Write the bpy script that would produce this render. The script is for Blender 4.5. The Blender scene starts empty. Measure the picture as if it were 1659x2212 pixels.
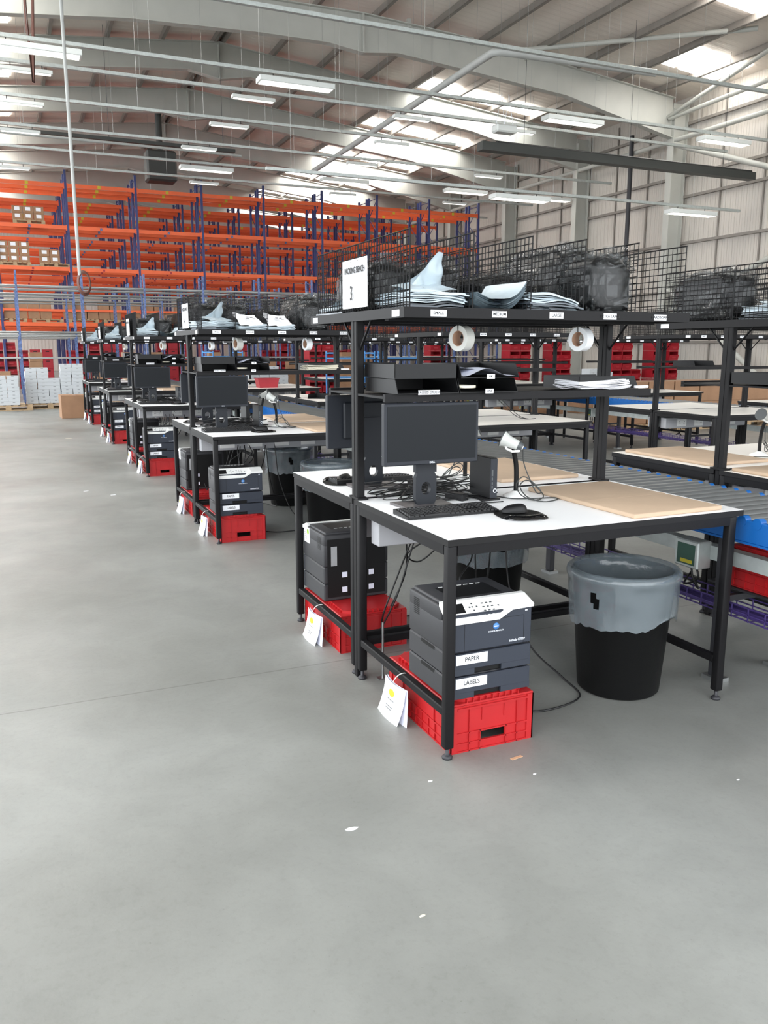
import bpy, bmesh, math, random
from mathutils import Vector, Matrix, noise
from math import sin, cos, pi, radians

SC = bpy.context.scene
COL = SC.collection
# ---------------------------------------------------------------- camera
F_PX = 1783.27
CAM = (-1.4419, -2.6649, 1.6013)
YAW, PITCH = 0.4157, 0.1942
cd = bpy.data.cameras.new('camera')
cd.sensor_fit = 'VERTICAL'
cd.sensor_height = 24.0
cd.lens = F_PX / 2212.0 * 24.0
cd.clip_start, cd.clip_end = 0.05, 300
co = bpy.data.objects.new('camera', cd)
COL.objects.link(co)
co.location = CAM
co.rotation_euler = (pi / 2 - PITCH, -0.0006, -YAW)
SC.camera = co
# ---------------------------------------------------------------- light
SC.view_settings.view_transform = 'Standard'
SC.view_settings.look = 'None'
SC.view_settings.gamma = 1.0
SC.view_settings.use_curve_mapping = False
SC.view_settings.exposure = 1.02
EMIT_SKYLIGHT = 8.5
EMIT_LAMP = 0.8
WORLD = 2.3
w = bpy.data.worlds.new('sky')
SC.world = w
w.use_nodes = True
wb = w.node_tree.nodes['Background']
wb.inputs[0].default_value = (0.93, 0.97, 1.0, 1)
wb.inputs[1].default_value = WORLD
SC.cycles.max_bounces = 6
SC.cycles.diffuse_bounces = 4
SC.cycles.glossy_bounces = 3
SC.cycles.transmission_bounces = 4
SC.cycles.transparent_max_bounces = 12
SC.cycles.caustics_reflective = False
SC.cycles.caustics_refractive = False
SC.cycles.sample_clamp_indirect = 4.0


# ---------------------------------------------------------------- materials
def lin(c):
    return tuple(((v / 255.0) / 12.92 if v / 255.0 <= 0.04045 else ((v / 255.0 + 0.055) / 1.055) ** 2.4) for v in c)


def mat(name, rgb, rough=0.5, metal=0.0, nscale=0, namp=0.0, bump=0.0, bscale=80, spec=0.5, emit=0.0, coat=0.0):
    m = bpy.data.materials.new(name)
    m.use_nodes = True
    nt = m.node_tree
    b = nt.nodes['Principled BSDF']
    c = lin(rgb)
    b.inputs['Base Color'].default_value = (*c, 1)
    b.inputs['Roughness'].default_value = rough
    b.inputs['Metallic'].default_value = metal
    b.inputs['Specular IOR Level'].default_value = spec
    b.inputs['Coat Weight'].default_value = coat
    tc = nt.nodes.new('ShaderNodeTexCoord')
    if namp:
        n = nt.nodes.new('ShaderNodeTexNoise')
        n.inputs['Scale'].default_value = nscale
        n.inputs['Detail'].default_value = 5
        nt.links.new(tc.outputs['Object'], n.inputs['Vector'])
        r = nt.nodes.new('ShaderNodeValToRGB')
        r.color_ramp.elements[0].position = 0.3
        r.color_ramp.elements[1].position = 0.7
        r.color_ramp.elements[0].color = (*[v * (1 - namp) for v in c], 1)
        r.color_ramp.elements[1].color = (*[min(1, v * (1 + namp)) for v in c], 1)
        nt.links.new(n.outputs['Fac'], r.inputs['Fac'])
        nt.links.new(r.outputs['Color'], b.inputs['Base Color'])
    if bump:
        n2 = nt.nodes.new('ShaderNodeTexNoise')
        n2.inputs['Scale'].default_value = bscale
        n2.inputs['Detail'].default_value = 3
        nt.links.new(tc.outputs['Object'], n2.inputs['Vector'])
        bp = nt.nodes.new('ShaderNodeBump')
        bp.inputs['Strength'].default_value = bump
        bp.inputs['Distance'].default_value = 0.01
        nt.links.new(n2.outputs['Fac'], bp.inputs['Height'])
        nt.links.new(bp.outputs['Normal'], b.inputs['Normal'])
    if emit:
        b.inputs['Emission Color'].default_value = (*c, 1)
        b.inputs['Emission Strength'].default_value = emit
    return m


def film(name, rgb, see, rough=0.12, bump=0.6, bscale=18):
    """thin plastic film: part see-through, part glossy plastic"""
    m = mat(name, rgb, rough, bump=bump, bscale=bscale, spec=1.0)
    nt = m.node_tree
    b = nt.nodes['Principled BSDF']
    t = nt.nodes.new('ShaderNodeBsdfTransparent')
    mx = nt.nodes.new('ShaderNodeMixShader')
    mx.inputs[0].default_value = see
    nt.links.new(b.outputs[0], mx.inputs[1])
    nt.links.new(t.outputs[0], mx.inputs[2])
    nt.links.new(mx.outputs[0], nt.nodes['Material Output'].inputs['Surface'])
    return m


M = dict(
    black=mat('black powder coat', (17, 16, 18), 0.55, nscale=60, namp=0.1, spec=0.25),
    white=mat('white laminate', (251, 252, 254), 0.35, nscale=3, namp=0.015),
    white_far=mat('white laminate slightly worn', (240, 236, 230), 0.4, nscale=3, namp=0.03),
    edge=mat('black edge band', (20, 19, 20), 0.55, spec=0.3),
    card=mat('brown card', (188, 164, 140), 0.8, nscale=6, namp=0.05, bump=0.1, bscale=60),
    carton=mat('carton board', (158, 122, 94), 0.8, nscale=4, namp=0.1),
    tape=mat('brown parcel tape', (150, 110, 74), 0.3),
    red=mat('red plastic', (176, 30, 34), 0.42, nscale=8, namp=0.06),
    redbin=mat('red bin plastic', (160, 24, 38), 0.45, nscale=5, namp=0.08),
    prn=mat('dark grey printer plastic', (48, 48, 51), 0.55, bump=0.06, bscale=600),
    prnf=mat('slate blue printer front', (44, 49, 60), 0.45, bump=0.04, bscale=600),
    prnb=mat('black printer plastic', (14, 14, 15), 0.5, spec=0.3),
    offw=mat('off white plastic', (236, 236, 234), 0.4),
    paper=mat('white paper', (240, 241, 246), 0.7),
    whitec=mat('white carton board', (198, 202, 206), 0.7),
    paperb=mat('bluish white paper', (226, 229, 244), 0.7, nscale=4, namp=0.03),
    cream=mat('cream paper', (226, 220, 200), 0.7),
    ink=mat('black ink', (20, 20, 22), 0.6),
    inkw=mat('white print', (225, 228, 235), 0.5),
    inkb=mat('blue print', (70, 130, 200), 0.4),
    yellow=mat('yellow sticker', (200, 184, 50), 0.6),
    green=mat('green label', (44, 78, 66), 0.55),
    blackp=mat('black plastic', (16, 16, 18), 0.48, bump=0.05, bscale=300, spec=0.35),
    screen=mat('dark matt screen', (21, 24, 28), 0.4, spec=0.2),
    bezel=mat('charcoal bezel', (33, 36, 43), 0.5, spec=0.35),
    stand=mat('grey black stand', (30, 33, 39), 0.5, spec=0.35),
    standb=mat('grey stand plate', (84, 80, 81), 0.42),
    rubber=mat('black rubber', (14, 14, 14), 0.6, spec=0.3),
    gel=mat('glossy black gel', (16, 16, 18), 0.08, spec=0.8, bump=0.25, bscale=30),
    greyp=mat('light grey plastic', (196, 198, 194), 0.4),
    dgrey=mat('dark grey plastic', (74, 78, 80), 0.4),
    steel=mat('zinc plated steel', (170, 172, 172), 0.35, 0.9),
    alu=mat('brushed grey aluminium', (168, 170, 172), 0.5, 0.35, nscale=12, namp=0.08),
    galv=mat('galvanised steel', (190, 196, 194), 0.45, 0.4, nscale=15, namp=0.1),
    trunk=mat('grey power trunking', (172, 172, 176), 0.5, nscale=5, namp=0.04),
    roller=mat('grey roller tube', (104, 106, 106), 0.4, 0.25, nscale=5, namp=0.06),
    blue=mat('blue conveyor plastic', (14, 92, 166), 0.42),
    purple=mat('purple wire tray', (74, 58, 120), 0.5),
    darksteel=mat('dark steel', (50, 50, 54), 0.5, 0.2),
    cable=mat('black cable', (22, 22, 23), 0.45),
    gcable=mat('dark grey cable', (58, 60, 60), 0.45),
    bag=mat('grey blue polythene mailer', (178, 192, 200), 0.3, nscale=5, namp=0.05, bump=0.25, bscale=14),
    bagd=mat('dark grey mailer lining', (86, 94, 102), 0.3, bump=0.3, bscale=14),
    blackbag=mat('black polythene', (10, 10, 12), 0.3, bump=0.8, bscale=9, spec=0.5),
    clear=film('clear wrap', (60, 64, 66), 0.76, 0.06, 0.6, 9),
    liner=film('grey bin liner', (128, 138, 144), 0.42, 0.16, 0.9, 11),
    bin=mat('black bin plastic', (13, 13, 14), 0.5, bump=0.05, bscale=200, spec=0.3),
    tapew=mat('white tape', (236, 238, 240), 0.3),
    tapeg=mat('translucent tape', (196, 196, 190), 0.25),
    core=mat('card tape core', (168, 132, 108), 0.8),
    orange=mat('orange rack beam', (236, 104, 56), 0.5, nscale=2, namp=0.05),
    rblue=mat('blue rack upright', (50, 60, 112), 0.5, nscale=6, namp=0.1),
    rblue2=mat('blue perforated upright', (84, 104, 150), 0.5, nscale=22, namp=0.6),
    wood=mat('pallet wood', (176, 150, 118), 0.85, nscale=8, namp=0.15),
    frame=mat('pale grey painted steel', (180, 181, 175), 0.5, nscale=1.5, namp=0.05),
    purlin=mat('galvanised purlin', (134, 128, 122), 0.55, 0.1, nscale=3, namp=0.08),
    trolley=mat('light blue trolley', (58, 128, 188), 0.45),
    duct=mat('grey pipe', (176, 178, 176), 0.45, nscale=3, namp=0.06),
    tray=mat('black cable tray', (60, 62, 60), 0.5),
    brown=mat('brown cable', (104, 66, 56), 0.6),
    lamp=mat('lamp diffuser', (255, 252, 245), 0.4, emit=EMIT_LAMP),
    lampbody=mat('lamp housing', (226, 230, 228), 0.4),
    skylight=mat('translucent rooflight', (255, 253, 248), 0.5, emit=EMIT_SKYLIGHT),
)


def sheet_mat(name, rgb, axis, pitch, strength=0.6, rough=0.5):
    """profiled steel sheeting: ribs across one axis"""
    m = mat(name, rgb, rough, nscale=0.35, namp=0.04)
    nt = m.node_tree
    b = nt.nodes['Principled BSDF']
    tc = nt.nodes.new('ShaderNodeTexCoord')
    sp = nt.nodes.new('ShaderNodeSeparateXYZ')
    nt.links.new(tc.outputs['Object'], sp.inputs[0])
    mu = nt.nodes.new('ShaderNodeMath')
    mu.operation = 'MULTIPLY'
    mu.inputs[1].default_value = 2 * pi / pitch
    nt.links.new(sp.outputs[axis], mu.inputs[0])
    sn = nt.nodes.new('ShaderNodeMath')
    sn.operation = 'SINE'
    nt.links.new(mu.outputs[0], sn.inputs[0])
    gt = nt.nodes.new('ShaderNodeMath')
    gt.operation = 'MULTIPLY'
    gt.inputs[1].default_value = 3.0
    gt.use_clamp = True
    nt.links.new(sn.outputs[0], gt.inputs[0])
    bp = nt.nodes.new('ShaderNodeBump')
    bp.inputs['Strength'].default_value = strength
    bp.inputs['Distance'].default_value = 0.03
    nt.links.new(gt.outputs[0], bp.inputs['Height'])
    nt.links.new(bp.outputs['Normal'], b.inputs['Normal'])
    return m


def floor_mat():
    m = bpy.data.materials.new('power floated concrete')
    m.use_nodes = True
    nt = m.node_tree
    N, L = nt.nodes, nt.links
    b = N['Principled BSDF']
    tc = N.new('ShaderNodeTexCoord')

    def nz(scale, detail, rough=0.55, dist=0.0):
        n = N.new('ShaderNodeTexNoise')
        n.inputs['Scale'].default_value = scale
        n.inputs['Detail'].default_value = detail
        n.inputs['Roughness'].default_value = rough
        n.inputs['Distortion'].default_value = dist
        L.new(tc.outputs['Object'], n.inputs['Vector'])
        return n

    def ramp(src, p0, c0, p1, c1):
        r = N.new('ShaderNodeValToRGB')
        r.color_ramp.elements[0].position, r.color_ramp.elements[1].position = p0, p1
        r.color_ramp.elements[0].color, r.color_ramp.elements[1].color = (*c0, 1), (*c1, 1)
        L.new(src, r.inputs['Fac'])
        return r

    def mix(kind, fac, a, bb):
        x = N.new('ShaderNodeMix')
        x.data_type = 'RGBA'
        x.blend_type = kind
        x.inputs[0].default_value = fac
        L.new(a, x.inputs[6])
        L.new(bb, x.inputs[7])
        return x
    a = ramp(nz(0.55, 4, 0.5, 0.4).outputs['Fac'], 0.3, lin((124, 125, 121)), 0.72, lin((152, 154, 151)))
    c = ramp(nz(3.2, 8, 0.65, 0.8).outputs['Fac'], 0.35, (0.86, 0.86, 0.86), 0.62, (1, 1, 1))
    d = ramp(nz(38, 6, 0.7).outputs['Fac'], 0.28, (0.86, 0.86, 0.85), 0.5, (1, 1, 1))
    e = ramp(nz(110, 2, 0.5).outputs['Fac'], 0.22, (0.55, 0.53, 0.5), 0.3, (1, 1, 1))
    x = mix('MULTIPLY', 0.8, a.outputs[0], c.outputs[0])
    x = mix('MULTIPLY', 0.7, x.outputs[2], d.outputs[0])
    x = mix('MULTIPLY', 0.5, x.outputs[2], e.outputs[0])
    # saw-cut joints along X at two places
    sp = N.new('ShaderNodeSeparateXYZ')
    L.new(tc.outputs['Object'], sp.inputs[0])
    wob = nz(6, 2)
    cur = x
    for y0 in (1.178, 17.5):
        s = N.new('ShaderNodeMath')
        s.operation = 'SUBTRACT'
        s.inputs[1].default_value = y0
        L.new(sp.outputs[1], s.inputs[0])
        ab = N.new('ShaderNodeMath')
        ab.operation = 'ABSOLUTE'
        L.new(s.outputs[0], ab.inputs[0])
        r = ramp(ab.outputs[0], 0.0016 if y0 < 5 else 0.006, (0.5, 0.49, 0.48), 0.0055 if y0 < 5 else 0.02, (1, 1, 1))
        cur = mix('MULTIPLY', 0.9, cur.outputs[2], r.outputs[0])
    L.new(cur.outputs[2], b.inputs['Base Color'])
    rr = ramp(nz(1.3, 5).outputs['Fac'], 0.3, (0.36,) * 3, 0.7, (0.5,) * 3)
    L.new(rr.outputs[0], b.inputs['Roughness'])
    b.inputs['Specular IOR Level'].default_value = 0.4
    bp = N.new('ShaderNodeBump')
    bp.inputs['Strength'].default_value = 0.05
    bp.inputs['Distance'].default_value = 0.01
    L.new(nz(60, 4).outputs['Fac'], bp.inputs['Height'])
    L.new(bp.outputs['Normal'], b.inputs['Normal'])
    return m


M['floor'] = floor_mat()
M['roof'] = sheet_mat('pale roof liner sheet', (226, 216, 207), 1, 0.3, 0.25)
M['wall'] = sheet_mat('cream wall liner sheet', (196, 190, 182), 1, 0.25, 0.7)
M['wallx'] = sheet_mat('cream gable liner sheet', (206, 194, 186), 0, 0.25, 0.5)


# ---------------------------------------------------------------- mesh helper
class MB:
    def __init__(self):
        self.v, self.f, self.m, self.s = [], [], [], []

    def add(self, vs, fs, mi=0, smooth=False):
        o = len(self.v)
        self.v += [tuple(p) for p in vs]
        for f in fs:
            self.f.append([i + o for i in f])
            self.m.append(mi)
            self.s.append(smooth)
        return self

    def box(self, x0, x1, y0, y1, z0, z1, mi=0, top=None):
        vs = [(x0, y0, z0), (x1, y0, z0), (x1, y1, z0), (x0, y1, z0), (x0, y0, z1), (x1, y0, z1), (x1, y1, z1), (x0, y1, z1)]
        fs = [(0, 3, 2, 1), (0, 1, 5, 4), (1, 2, 6, 5), (2, 3, 7, 6), (3, 0, 4, 7)]
        self.add(vs, fs, mi)
        self.add(vs[4:], [(0, 1, 2, 3)], mi if top is None else top)
        return self

    def bbox(self, x0, x1, y0, y1, z0, z1, b=0.004, mi=0, seg=1):
        bm = bmesh.new()
        bmesh.ops.create_cube(bm, size=1)
        for v in bm.verts:
            v.co = Vector(((x0 + x1) / 2 + v.co.x * (x1 - x0), (y0 + y1) / 2 + v.co.y * (y1 - y0), (z0 + z1) / 2 + v.co.z * (z1 - z0)))
        b = min(b, 0.45 * min(x1 - x0, y1 - y0, z1 - z0))
        bmesh.ops.bevel(bm, geom=bm.edges[:], offset=b, segments=seg, profile=0.5, affect='EDGES')
        return self.bm(bm, mi, seg > 1)

    def bm(self, bm, mi=0, smooth=False):
        bm.verts.index_update()
        self.add([v.co[:] for v in bm.verts], [[v.index for v in f.verts] for f in bm.faces], mi, smooth)
        bm.free()
        return self

    def prism(self, pts, axis, a0, a1, mi=0, smooth=False):
        """polygon pts (2D) extruded along axis 0/1/2 from a0 to a1"""
        def P(p, a):
            return {0: (a, p[0], p[1]), 1: (p[0], a, p[1]), 2: (p[0], p[1], a)}[axis]
        n = len(pts)
        vs = [P(p, a0) for p in pts] + [P(p, a1) for p in pts]
        fs = [tuple(range(n))[::-1], tuple(range(n, 2 * n))] + [(i, (i + 1) % n, n + (i + 1) % n, n + i) for i in range(n)]
        return self.add(vs, fs, mi, smooth)

    def cyl(self, p0, p1, r, n=8, mi=0, r1=None, caps=True, smooth=True):
        p0, p1 = Vector(p0), Vector(p1)
        d = (p1 - p0).normalized()
        u = d.orthogonal().normalized()
        q = d.cross(u)
        r1 = r if r1 is None else r1
        vs = []
        for p, rr in ((p0, r), (p1, r1)):
            for i in range(n):
                a = 2 * pi * (i + 0.5) / n
                vs.append(p + u * cos(a) * rr + q * sin(a) * rr)
        fs = [(i, (i + 1) % n, n + (i + 1) % n, n + i) for i in range(n)]
        self.add(vs, fs, mi, smooth and n > 4)
        if caps:
            self.add(vs, [tuple(range(n))[::-1], tuple(range(n, 2 * n))], mi)
        return self

    def tube(self, pts, r, n=6, mi=0, closed=False):
        pts = [Vector(p) for p in pts]
        k = len(pts)
        vs = []
        u = None
        for i, p in enumerate(pts):
            a = pts[(i - 1) % k] if (closed or i) else p
            b = pts[(i + 1) % k] if (closed or i < k - 1) else p
            d = (b - a)
            d = d.normalized() if d.length > 1e-9 else Vector((0, 0, 1))
            if u is None:
                u = d.orthogonal().normalized()
            else:
                u = (u - d * u.dot(d))
                u = u.normalized() if u.length > 1e-6 else d.orthogonal().normalized()
            q = d.cross(u)
            for j in range(n):
                t = 2 * pi * j / n
                vs.append(p + u * cos(t) * r + q * sin(t) * r)
        fs = []
        for i in range(k if closed else k - 1):
            i2 = (i + 1) % k
            for j in range(n):
                j2 = (j + 1) % n
                fs.append((i * n + j, i * n + j2, i2 * n + j2, i2 * n + j))
        self.add(vs, fs, mi, True)
        return self

    def lathe(self, prof, n=24, mi=0, c=(0, 0, 0), ax=2, wob=None, smooth=True):
        vs, fs = [], []
        for i, (r, z) in enumerate(prof):
            for j in range(n):
                a = 2 * pi * j / n
                rr, zz = (r, z) if wob is None else wob(i, j, r, z, a)
                x, y = rr * cos(a), rr * sin(a)
                p = {2: (x, y, zz), 1: (x, zz, y), 0: (zz, x, y)}[ax]
                vs.append((p[0] + c[0], p[1] + c[1], p[2] + c[2]))
        for i in range(len(prof) - 1):
            for j in range(n):
                j2 = (j + 1) % n
                fs.append((i * n + j, i * n + j2, (i + 1) * n + j2, (i + 1) * n + j))
        return self.add(vs, fs, mi, smooth)

    def grid(self, fn, nu, nv, mi=0, smooth=True, skip=None):
        vs = [fn(i / nu, j / nv) for j in range(nv + 1) for i in range(nu + 1)]
        fs = []
        for j in range(nv):
            for i in range(nu):
                if skip and skip(i, j):
                    continue
                a = j * (nu + 1) + i
                fs.append((a, a + 1, a + nu + 2, a + nu + 1))
        return self.add(vs, fs, mi, smooth)

    def blob(self, c, s, p=0.45, amp=0.0, fr=4.0, seed=0, nu=28, nv=18, mi=0, flat=None):
        """super-ellipsoid lump with crumpled surface"""
        def sp(x, e):
            return math.copysign(abs(x) ** e, x)
        vs, fs = [], []
        for j in range(nv + 1):
            ph = -pi / 2 + pi * j / nv
            for i in range(nu):
                th = 2 * pi * i / nu
                d = Vector((sp(cos(ph), p) * sp(cos(th), p), sp(cos(ph), p) * sp(sin(th), p), sp(sin(ph), p)))
                k = 1 + amp * noise.noise(d * fr + Vector((seed * 7.3, seed * 1.7, 0))) + amp * 0.5 * noise.noise(d * fr * 2.7 + Vector((seed, 0, 9)))
                x, y, z = c[0] + d.x * s[0] * k, c[1] + d.y * s[1] * k, c[2] + d.z * s[2] * k
                if flat is not None:
                    z = max(z, flat)
                vs.append((x, y, z))
        for j in range(nv):
            for i in range(nu):
                i2 = (i + 1) % nu
                fs.append((j * nu + i, j * nu + i2, (j + 1) * nu + i2, (j + 1) * nu + i))
        return self.add(vs, fs, mi, True)

    def mesh(self, name, mats):
        me = bpy.data.meshes.new(name)
        me.from_pydata(self.v, [], self.f)
        for mm in (mats if isinstance(mats, (list, tuple)) else [mats]):
            me.materials.append(M[mm] if isinstance(mm, str) else mm)
        me.polygons.foreach_set('material_index', self.m)
        me.polygons.foreach_set('use_smooth', self.s)
        me.update()
        return me

    def build(self, name, mats, parent=None, loc=(0, 0, 0), label=None):
        o = bpy.data.objects.new(name, self.mesh(name, mats))
        COL.objects.link(o)
        o.location = loc
        if parent is not None:
            o.parent = parent
        if label:
            o['label'] = label
        return o


def tag(o, label, cat, group=None):
    o['label'] = label
    o['category'] = cat
    if group:
        o['group'] = group
    return o


def thing(name, label, cat, loc=(0, 0, 0), group=None, rz=0.0):
    o = bpy.data.objects.new(name, None)
    COL.objects.link(o)
    o.empty_display_size = 0.05
    o.location = loc
    o.rotation_euler = (0, 0, rz)
    return tag(o, label, cat, group)


def struct(o):
    o['kind'] = 'structure'
    return o


def dup(root, label=None, loc=None, rz=None, group=None, cat=None):
    def cp(o, parent):
        c = o.copy()
        COL.objects.link(c)
        if parent is not None:
            c.parent = parent
        for ch in kids.get(o.name, []):
            cp(ch, c)
        return c
    kids = {}

    def walk(o):
        kids[o.name] = list(o.children)
        for ch in kids[o.name]:
            walk(ch)
    walk(root)
    r = cp(root, None)
    if label:
        r['label'] = label
    if loc is not None:
        r.location = loc
    if rz is not None:
        r.rotation_euler = (0, 0, rz)
    if group:
        r['group'] = group
    return r


class Proto:
    """first use moves the original, later uses copy it with its parts"""
    def __init__(self, root):
        self.root, self.used = root, False

    def put(self, label, loc, rz=0.0, group=None, sy=1.0):
        if not self.used:
            o = self.root
            self.used = True
            o['label'] = label
            o.location = loc
            o.rotation_euler = (0, 0, rz)
            if group:
                o['group'] = group
        else:
            o = dup(self.root, label, loc, rz, group)
        o.scale = (1, sy, 1)
        return o


TXT = {}


def text(s, size, parent, loc, rot=(pi / 2, 0, 0), m='ink', name='lettering', align='CENTER', sx=1.0):
    key = (s, size, m, align)
    if key not in TXT:
        c = bpy.data.curves.new('outline', 'FONT')
        c.body = s
        c.size = size
        c.align_x = align
        c.align_y = 'CENTER'
        c.extrude = 0.0004
        c.resolution_u = 3
        c.offset = 0.0012 if size > 0.03 else size * 0.012
        t = bpy.data.objects.new('outline', c)
        COL.objects.link(t)
        dg = bpy.context.evaluated_depsgraph_get()
        dg.update()
        me = bpy.data.meshes.new_from_object(t.evaluated_get(dg))
        bpy.data.objects.remove(t)
        me.name = name
        me.materials.clear()
        me.materials.append(M[m])
        TXT[key] = me
    o = bpy.data.objects.new(name, TXT[key])
    COL.objects.link(o)
    o.parent = parent
    o.location = loc
    o.rotation_euler = rot
    o.scale = (sx, 1, 1)
    return o


def cat_curve(pts, k=6):
    """smooth path through points"""
    P = [Vector(p) for p in pts]
    P = [P[0] * 2 - P[1]] + P + [P[-1] * 2 - P[-2]]
    out = []
    for i in range(1, len(P) - 2):
        for j in range(k):
            t = j / k
            a, b, c, d = P[i - 1], P[i], P[i + 1], P[i + 2]
            out.append(0.5 * ((2 * b) + (c - a) * t + (2 * a - 5 * b + 4 * c - d) * t * t + (3 * b - a - 3 * c + d) * t ** 3))
    out.append(P[-2])
    return out


ORD = ['nearest', 'second', 'third', 'fourth', 'fifth']
ROWN = ['aisle-side row', 'row right of the first conveyor', 'row left of the far conveyor', 'row right of the far conveyor']
HALF = ['near', 'far']
OX = [0.0, 2.34, 5.45, 7.80]
OYC = [0.0, 0.04, 0.03, 0.03]
PITCHY = 4.056
T = 0.90


# ================================================================ STRUCTURE
RX, RZ, SL = 6.35, 12.9, 0.1
WX, WXL = 23.3, -10.6
Y0, Y1 = -12.0, 66.0


def roof_z(x):
    return RZ - SL * abs(x - RX)


struct(MB().box(-30, 40, -25, Y1 + 2, -0.1, 0).build('floor', 'floor'))
struct(MB().box(WX, WX + 0.1, Y0, Y1, 0, roof_z(WX)).build('wall_right', 'wall'))
b = MB()
b.prism([(WXL, 0), (WX, 0), (WX, roof_z(WX)), (RX, RZ), (WXL, roof_z(WXL))], 1, Y1, Y1 + 0.1)
struct(b.build('wall_back', 'wallx'))
b = MB()
b.prism([(RX, RZ), (WX, roof_z(WX)), (WX, roof_z(WX) + 0.08), (RX, RZ + 0.08)], 1, Y0, Y1)
b.prism([(WXL, roof_z(WXL)), (RX, RZ), (RX, RZ + 0.08), (WXL, roof_z(WXL) + 0.08)], 1, Y0, Y1)
struct(b.build('ceiling', 'roof'))
PUR = [RX + 0.15 + 1.9 * k for k in range(9)]
PUR += [2 * RX - x for x in PUR]
for x in PUR:
    z = roof_z(x)
    b = MB().box(x - 0.03, x + 0.03, Y0, Y1, z - 0.22, z - 0.01)
    b.box(x - 0.03, x + 0.08, Y0, Y1, z - 0.225, z - 0.21)
    struct(b.build('roof_purlin', 'purlin'))

FRAMES = [24.1 + 6.03 * k for k in range(-5, 7) if k != -1]
for i, y in enumerate(FRAMES):
    first = abs(y - 24.1) < 0.1
    b = MB()
    if first:
        bot = [(WXL + 0.4, 9.4), (-1.04, 10.57), (2.3, 10.93), (6.2, 11.1), (8.4, 11.12), (9.6, 10.98), (10.8, 11.12), (13.3, 10.94), (17.5, 10.6), (22.5, 9.65)]
        top = [(22.5, 11.05), (17.5, 11.55), (13.3, 11.92), (9.6, 12.1), (6.2, 12.05), (2.3, 11.9), (-1.04, 11.55), (WXL + 0.4, 10.6)]
    else:
        rb = lambda x: roof_z(x) - 0.24 - 0.9
        bot = [(WXL + 0.4, rb(WXL) - 0.7), (-4.3, rb(-4.3)), (5.2, rb(5.2)), (RX, rb(RX) - 0.32), (7.5, rb(7.5)), (17.0, rb(17.0)), (22.5, 9.6)]
        top = [(22.5, roof_z(22.5) - 0.24), (RX, RZ - 0.24), (WXL + 0.4, roof_z(WXL + .4) - 0.24)]
    n = len(bot)
    b.prism(bot + top, 1, y - 0.012, y + 0.012)
    for j in range(n - 1):
        (xa, za), (xb, zb) = bot[j], bot[j + 1]
        b.prism([(xa, za - 0.03), (xb, zb - 0.03), (xb, zb), (xa, za)], 1, y - 0.14, y + 0.14)
    for j in range(len(top) - 1):
        (xa, za), (xb, zb) = top[j], top[j + 1]
        b.prism([(xa, za), (xb, zb), (xb, zb + 0.03), (xa, za + 0.03)], 1, y - 0.14, y + 0.14)
    ax_ = 9.6 if first else RX
    az = 10.98 if first else RZ - 0.24 - 0.9 - 0.32
    b.box(ax_ - 0.03, ax_ + 0.03, y - 0.13, y + 0.13, az, az + 1.15)
    struct(b.build('roof_beam', 'frame'))
    if first:
        for x in (6.9, 11.25, 13.6, 15.8, 18.9):
            zt = 12.1 - 0.09 * max(0, x - 9.6)
            struct(MB().box(x - 0.07, x + 0.07, y - 0.07, y + 0.07, zt, roof_z(x) - 0.2).build('stub_post', 'frame'))
    b = MB()
    b.box(22.5, 22.54, y - 0.16, y + 0.16, 0, 10.7)
    b.box(23.16, 23.2, y - 0.16, y + 0.16, 0, 11.0)
    b.box(22.54, 23.16, y - 0.012, y + 0.012, 0, 10.9)
    struct(b.build('column', 'frame'))

for z in (1.9, 3.9, 5.75, 7.5, 8.3, 10.2):
    struct(MB().box(WX - 0.13, WX - 0.01, Y0, Y1, z - 0.05, z + 0.05).build('wall_rail', 'purlin'))
for k in range(14):
    y = 18.1 + 2.01 * k
    if k % 3:
        struct(MB().box(WX - 0.06, WX - 0.02, y - 0.03, y + 0.03, 0, 11.0).build('wall_hanger', 'purlin'))
struct(MB().cyl((22.62, 6, 9.55), (22.62, 60, 9.55), 0.09, 10).build('eaves_strut', 'frame'))
for k, (a, c) in enumerate((((22.6, 24.0, 9.4), (22.6, 18.2, 7.3)), ((22.6, 23.9, 2.95), (22.6, 18.2, 5.0)), ((22.6, 23.9, 4.0), (22.6, 18.2, 0.1)))):
    struct(MB().cyl(a, c, 0.1, 12).build('wall_brace', 'frame'))
for a, c in (((22.3, 24.2, 10.35), (21.6, 18.3, 11.2)), ((22.3, 24.0, 10.3), (22.4, 18.3, 10.5)), ((15.3, 23.9, 11.75), (20.4, 18.2, 11.35))):
    struct(MB().cyl(a, c, 0.08, 10).build('roof_brace', 'frame'))
struct(MB().cyl((22.45, 26.3, 0), (22.45, 26.3, 10.2), 0.09, 10).build('downpipe', 'darksteel'))


def rooflight(x0, x1, y0, y1):
    b = MB()
    za, zb = roof_z(x0) - 0.03, roof_z(x1) - 0.03
    b.prism([(x0, za - 0.02), (x1, zb - 0.02), (x1, zb), (x0, za)], 1, y0, y1)
    b.build('window_%d' % rooflight.n, 'skylight')['kind'] = 'structure'
    rooflight.n += 1


rooflight.n = 1
for k in range(-4, 6):
    yb = 30.15 + 6.03 * k
    if k == -1:
        for j in range(3):
            rooflight(20.0 + 0.96 * j, 20.76 + 0.96 * j, yb - 3.6, yb - 1.9)
    else:
        for j in range(3):
            rooflight(14.1 + 1.9 * j + 0.1, 14.1 + 1.9 * j + 1.8, yb - 1.3, yb - 0.3)
    for j in range(4):
        x = -0.75 - 1.45 * j
        rooflight(x - 1.33, x, yb - 1.15 - 0.6, yb - 0.6)

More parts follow.
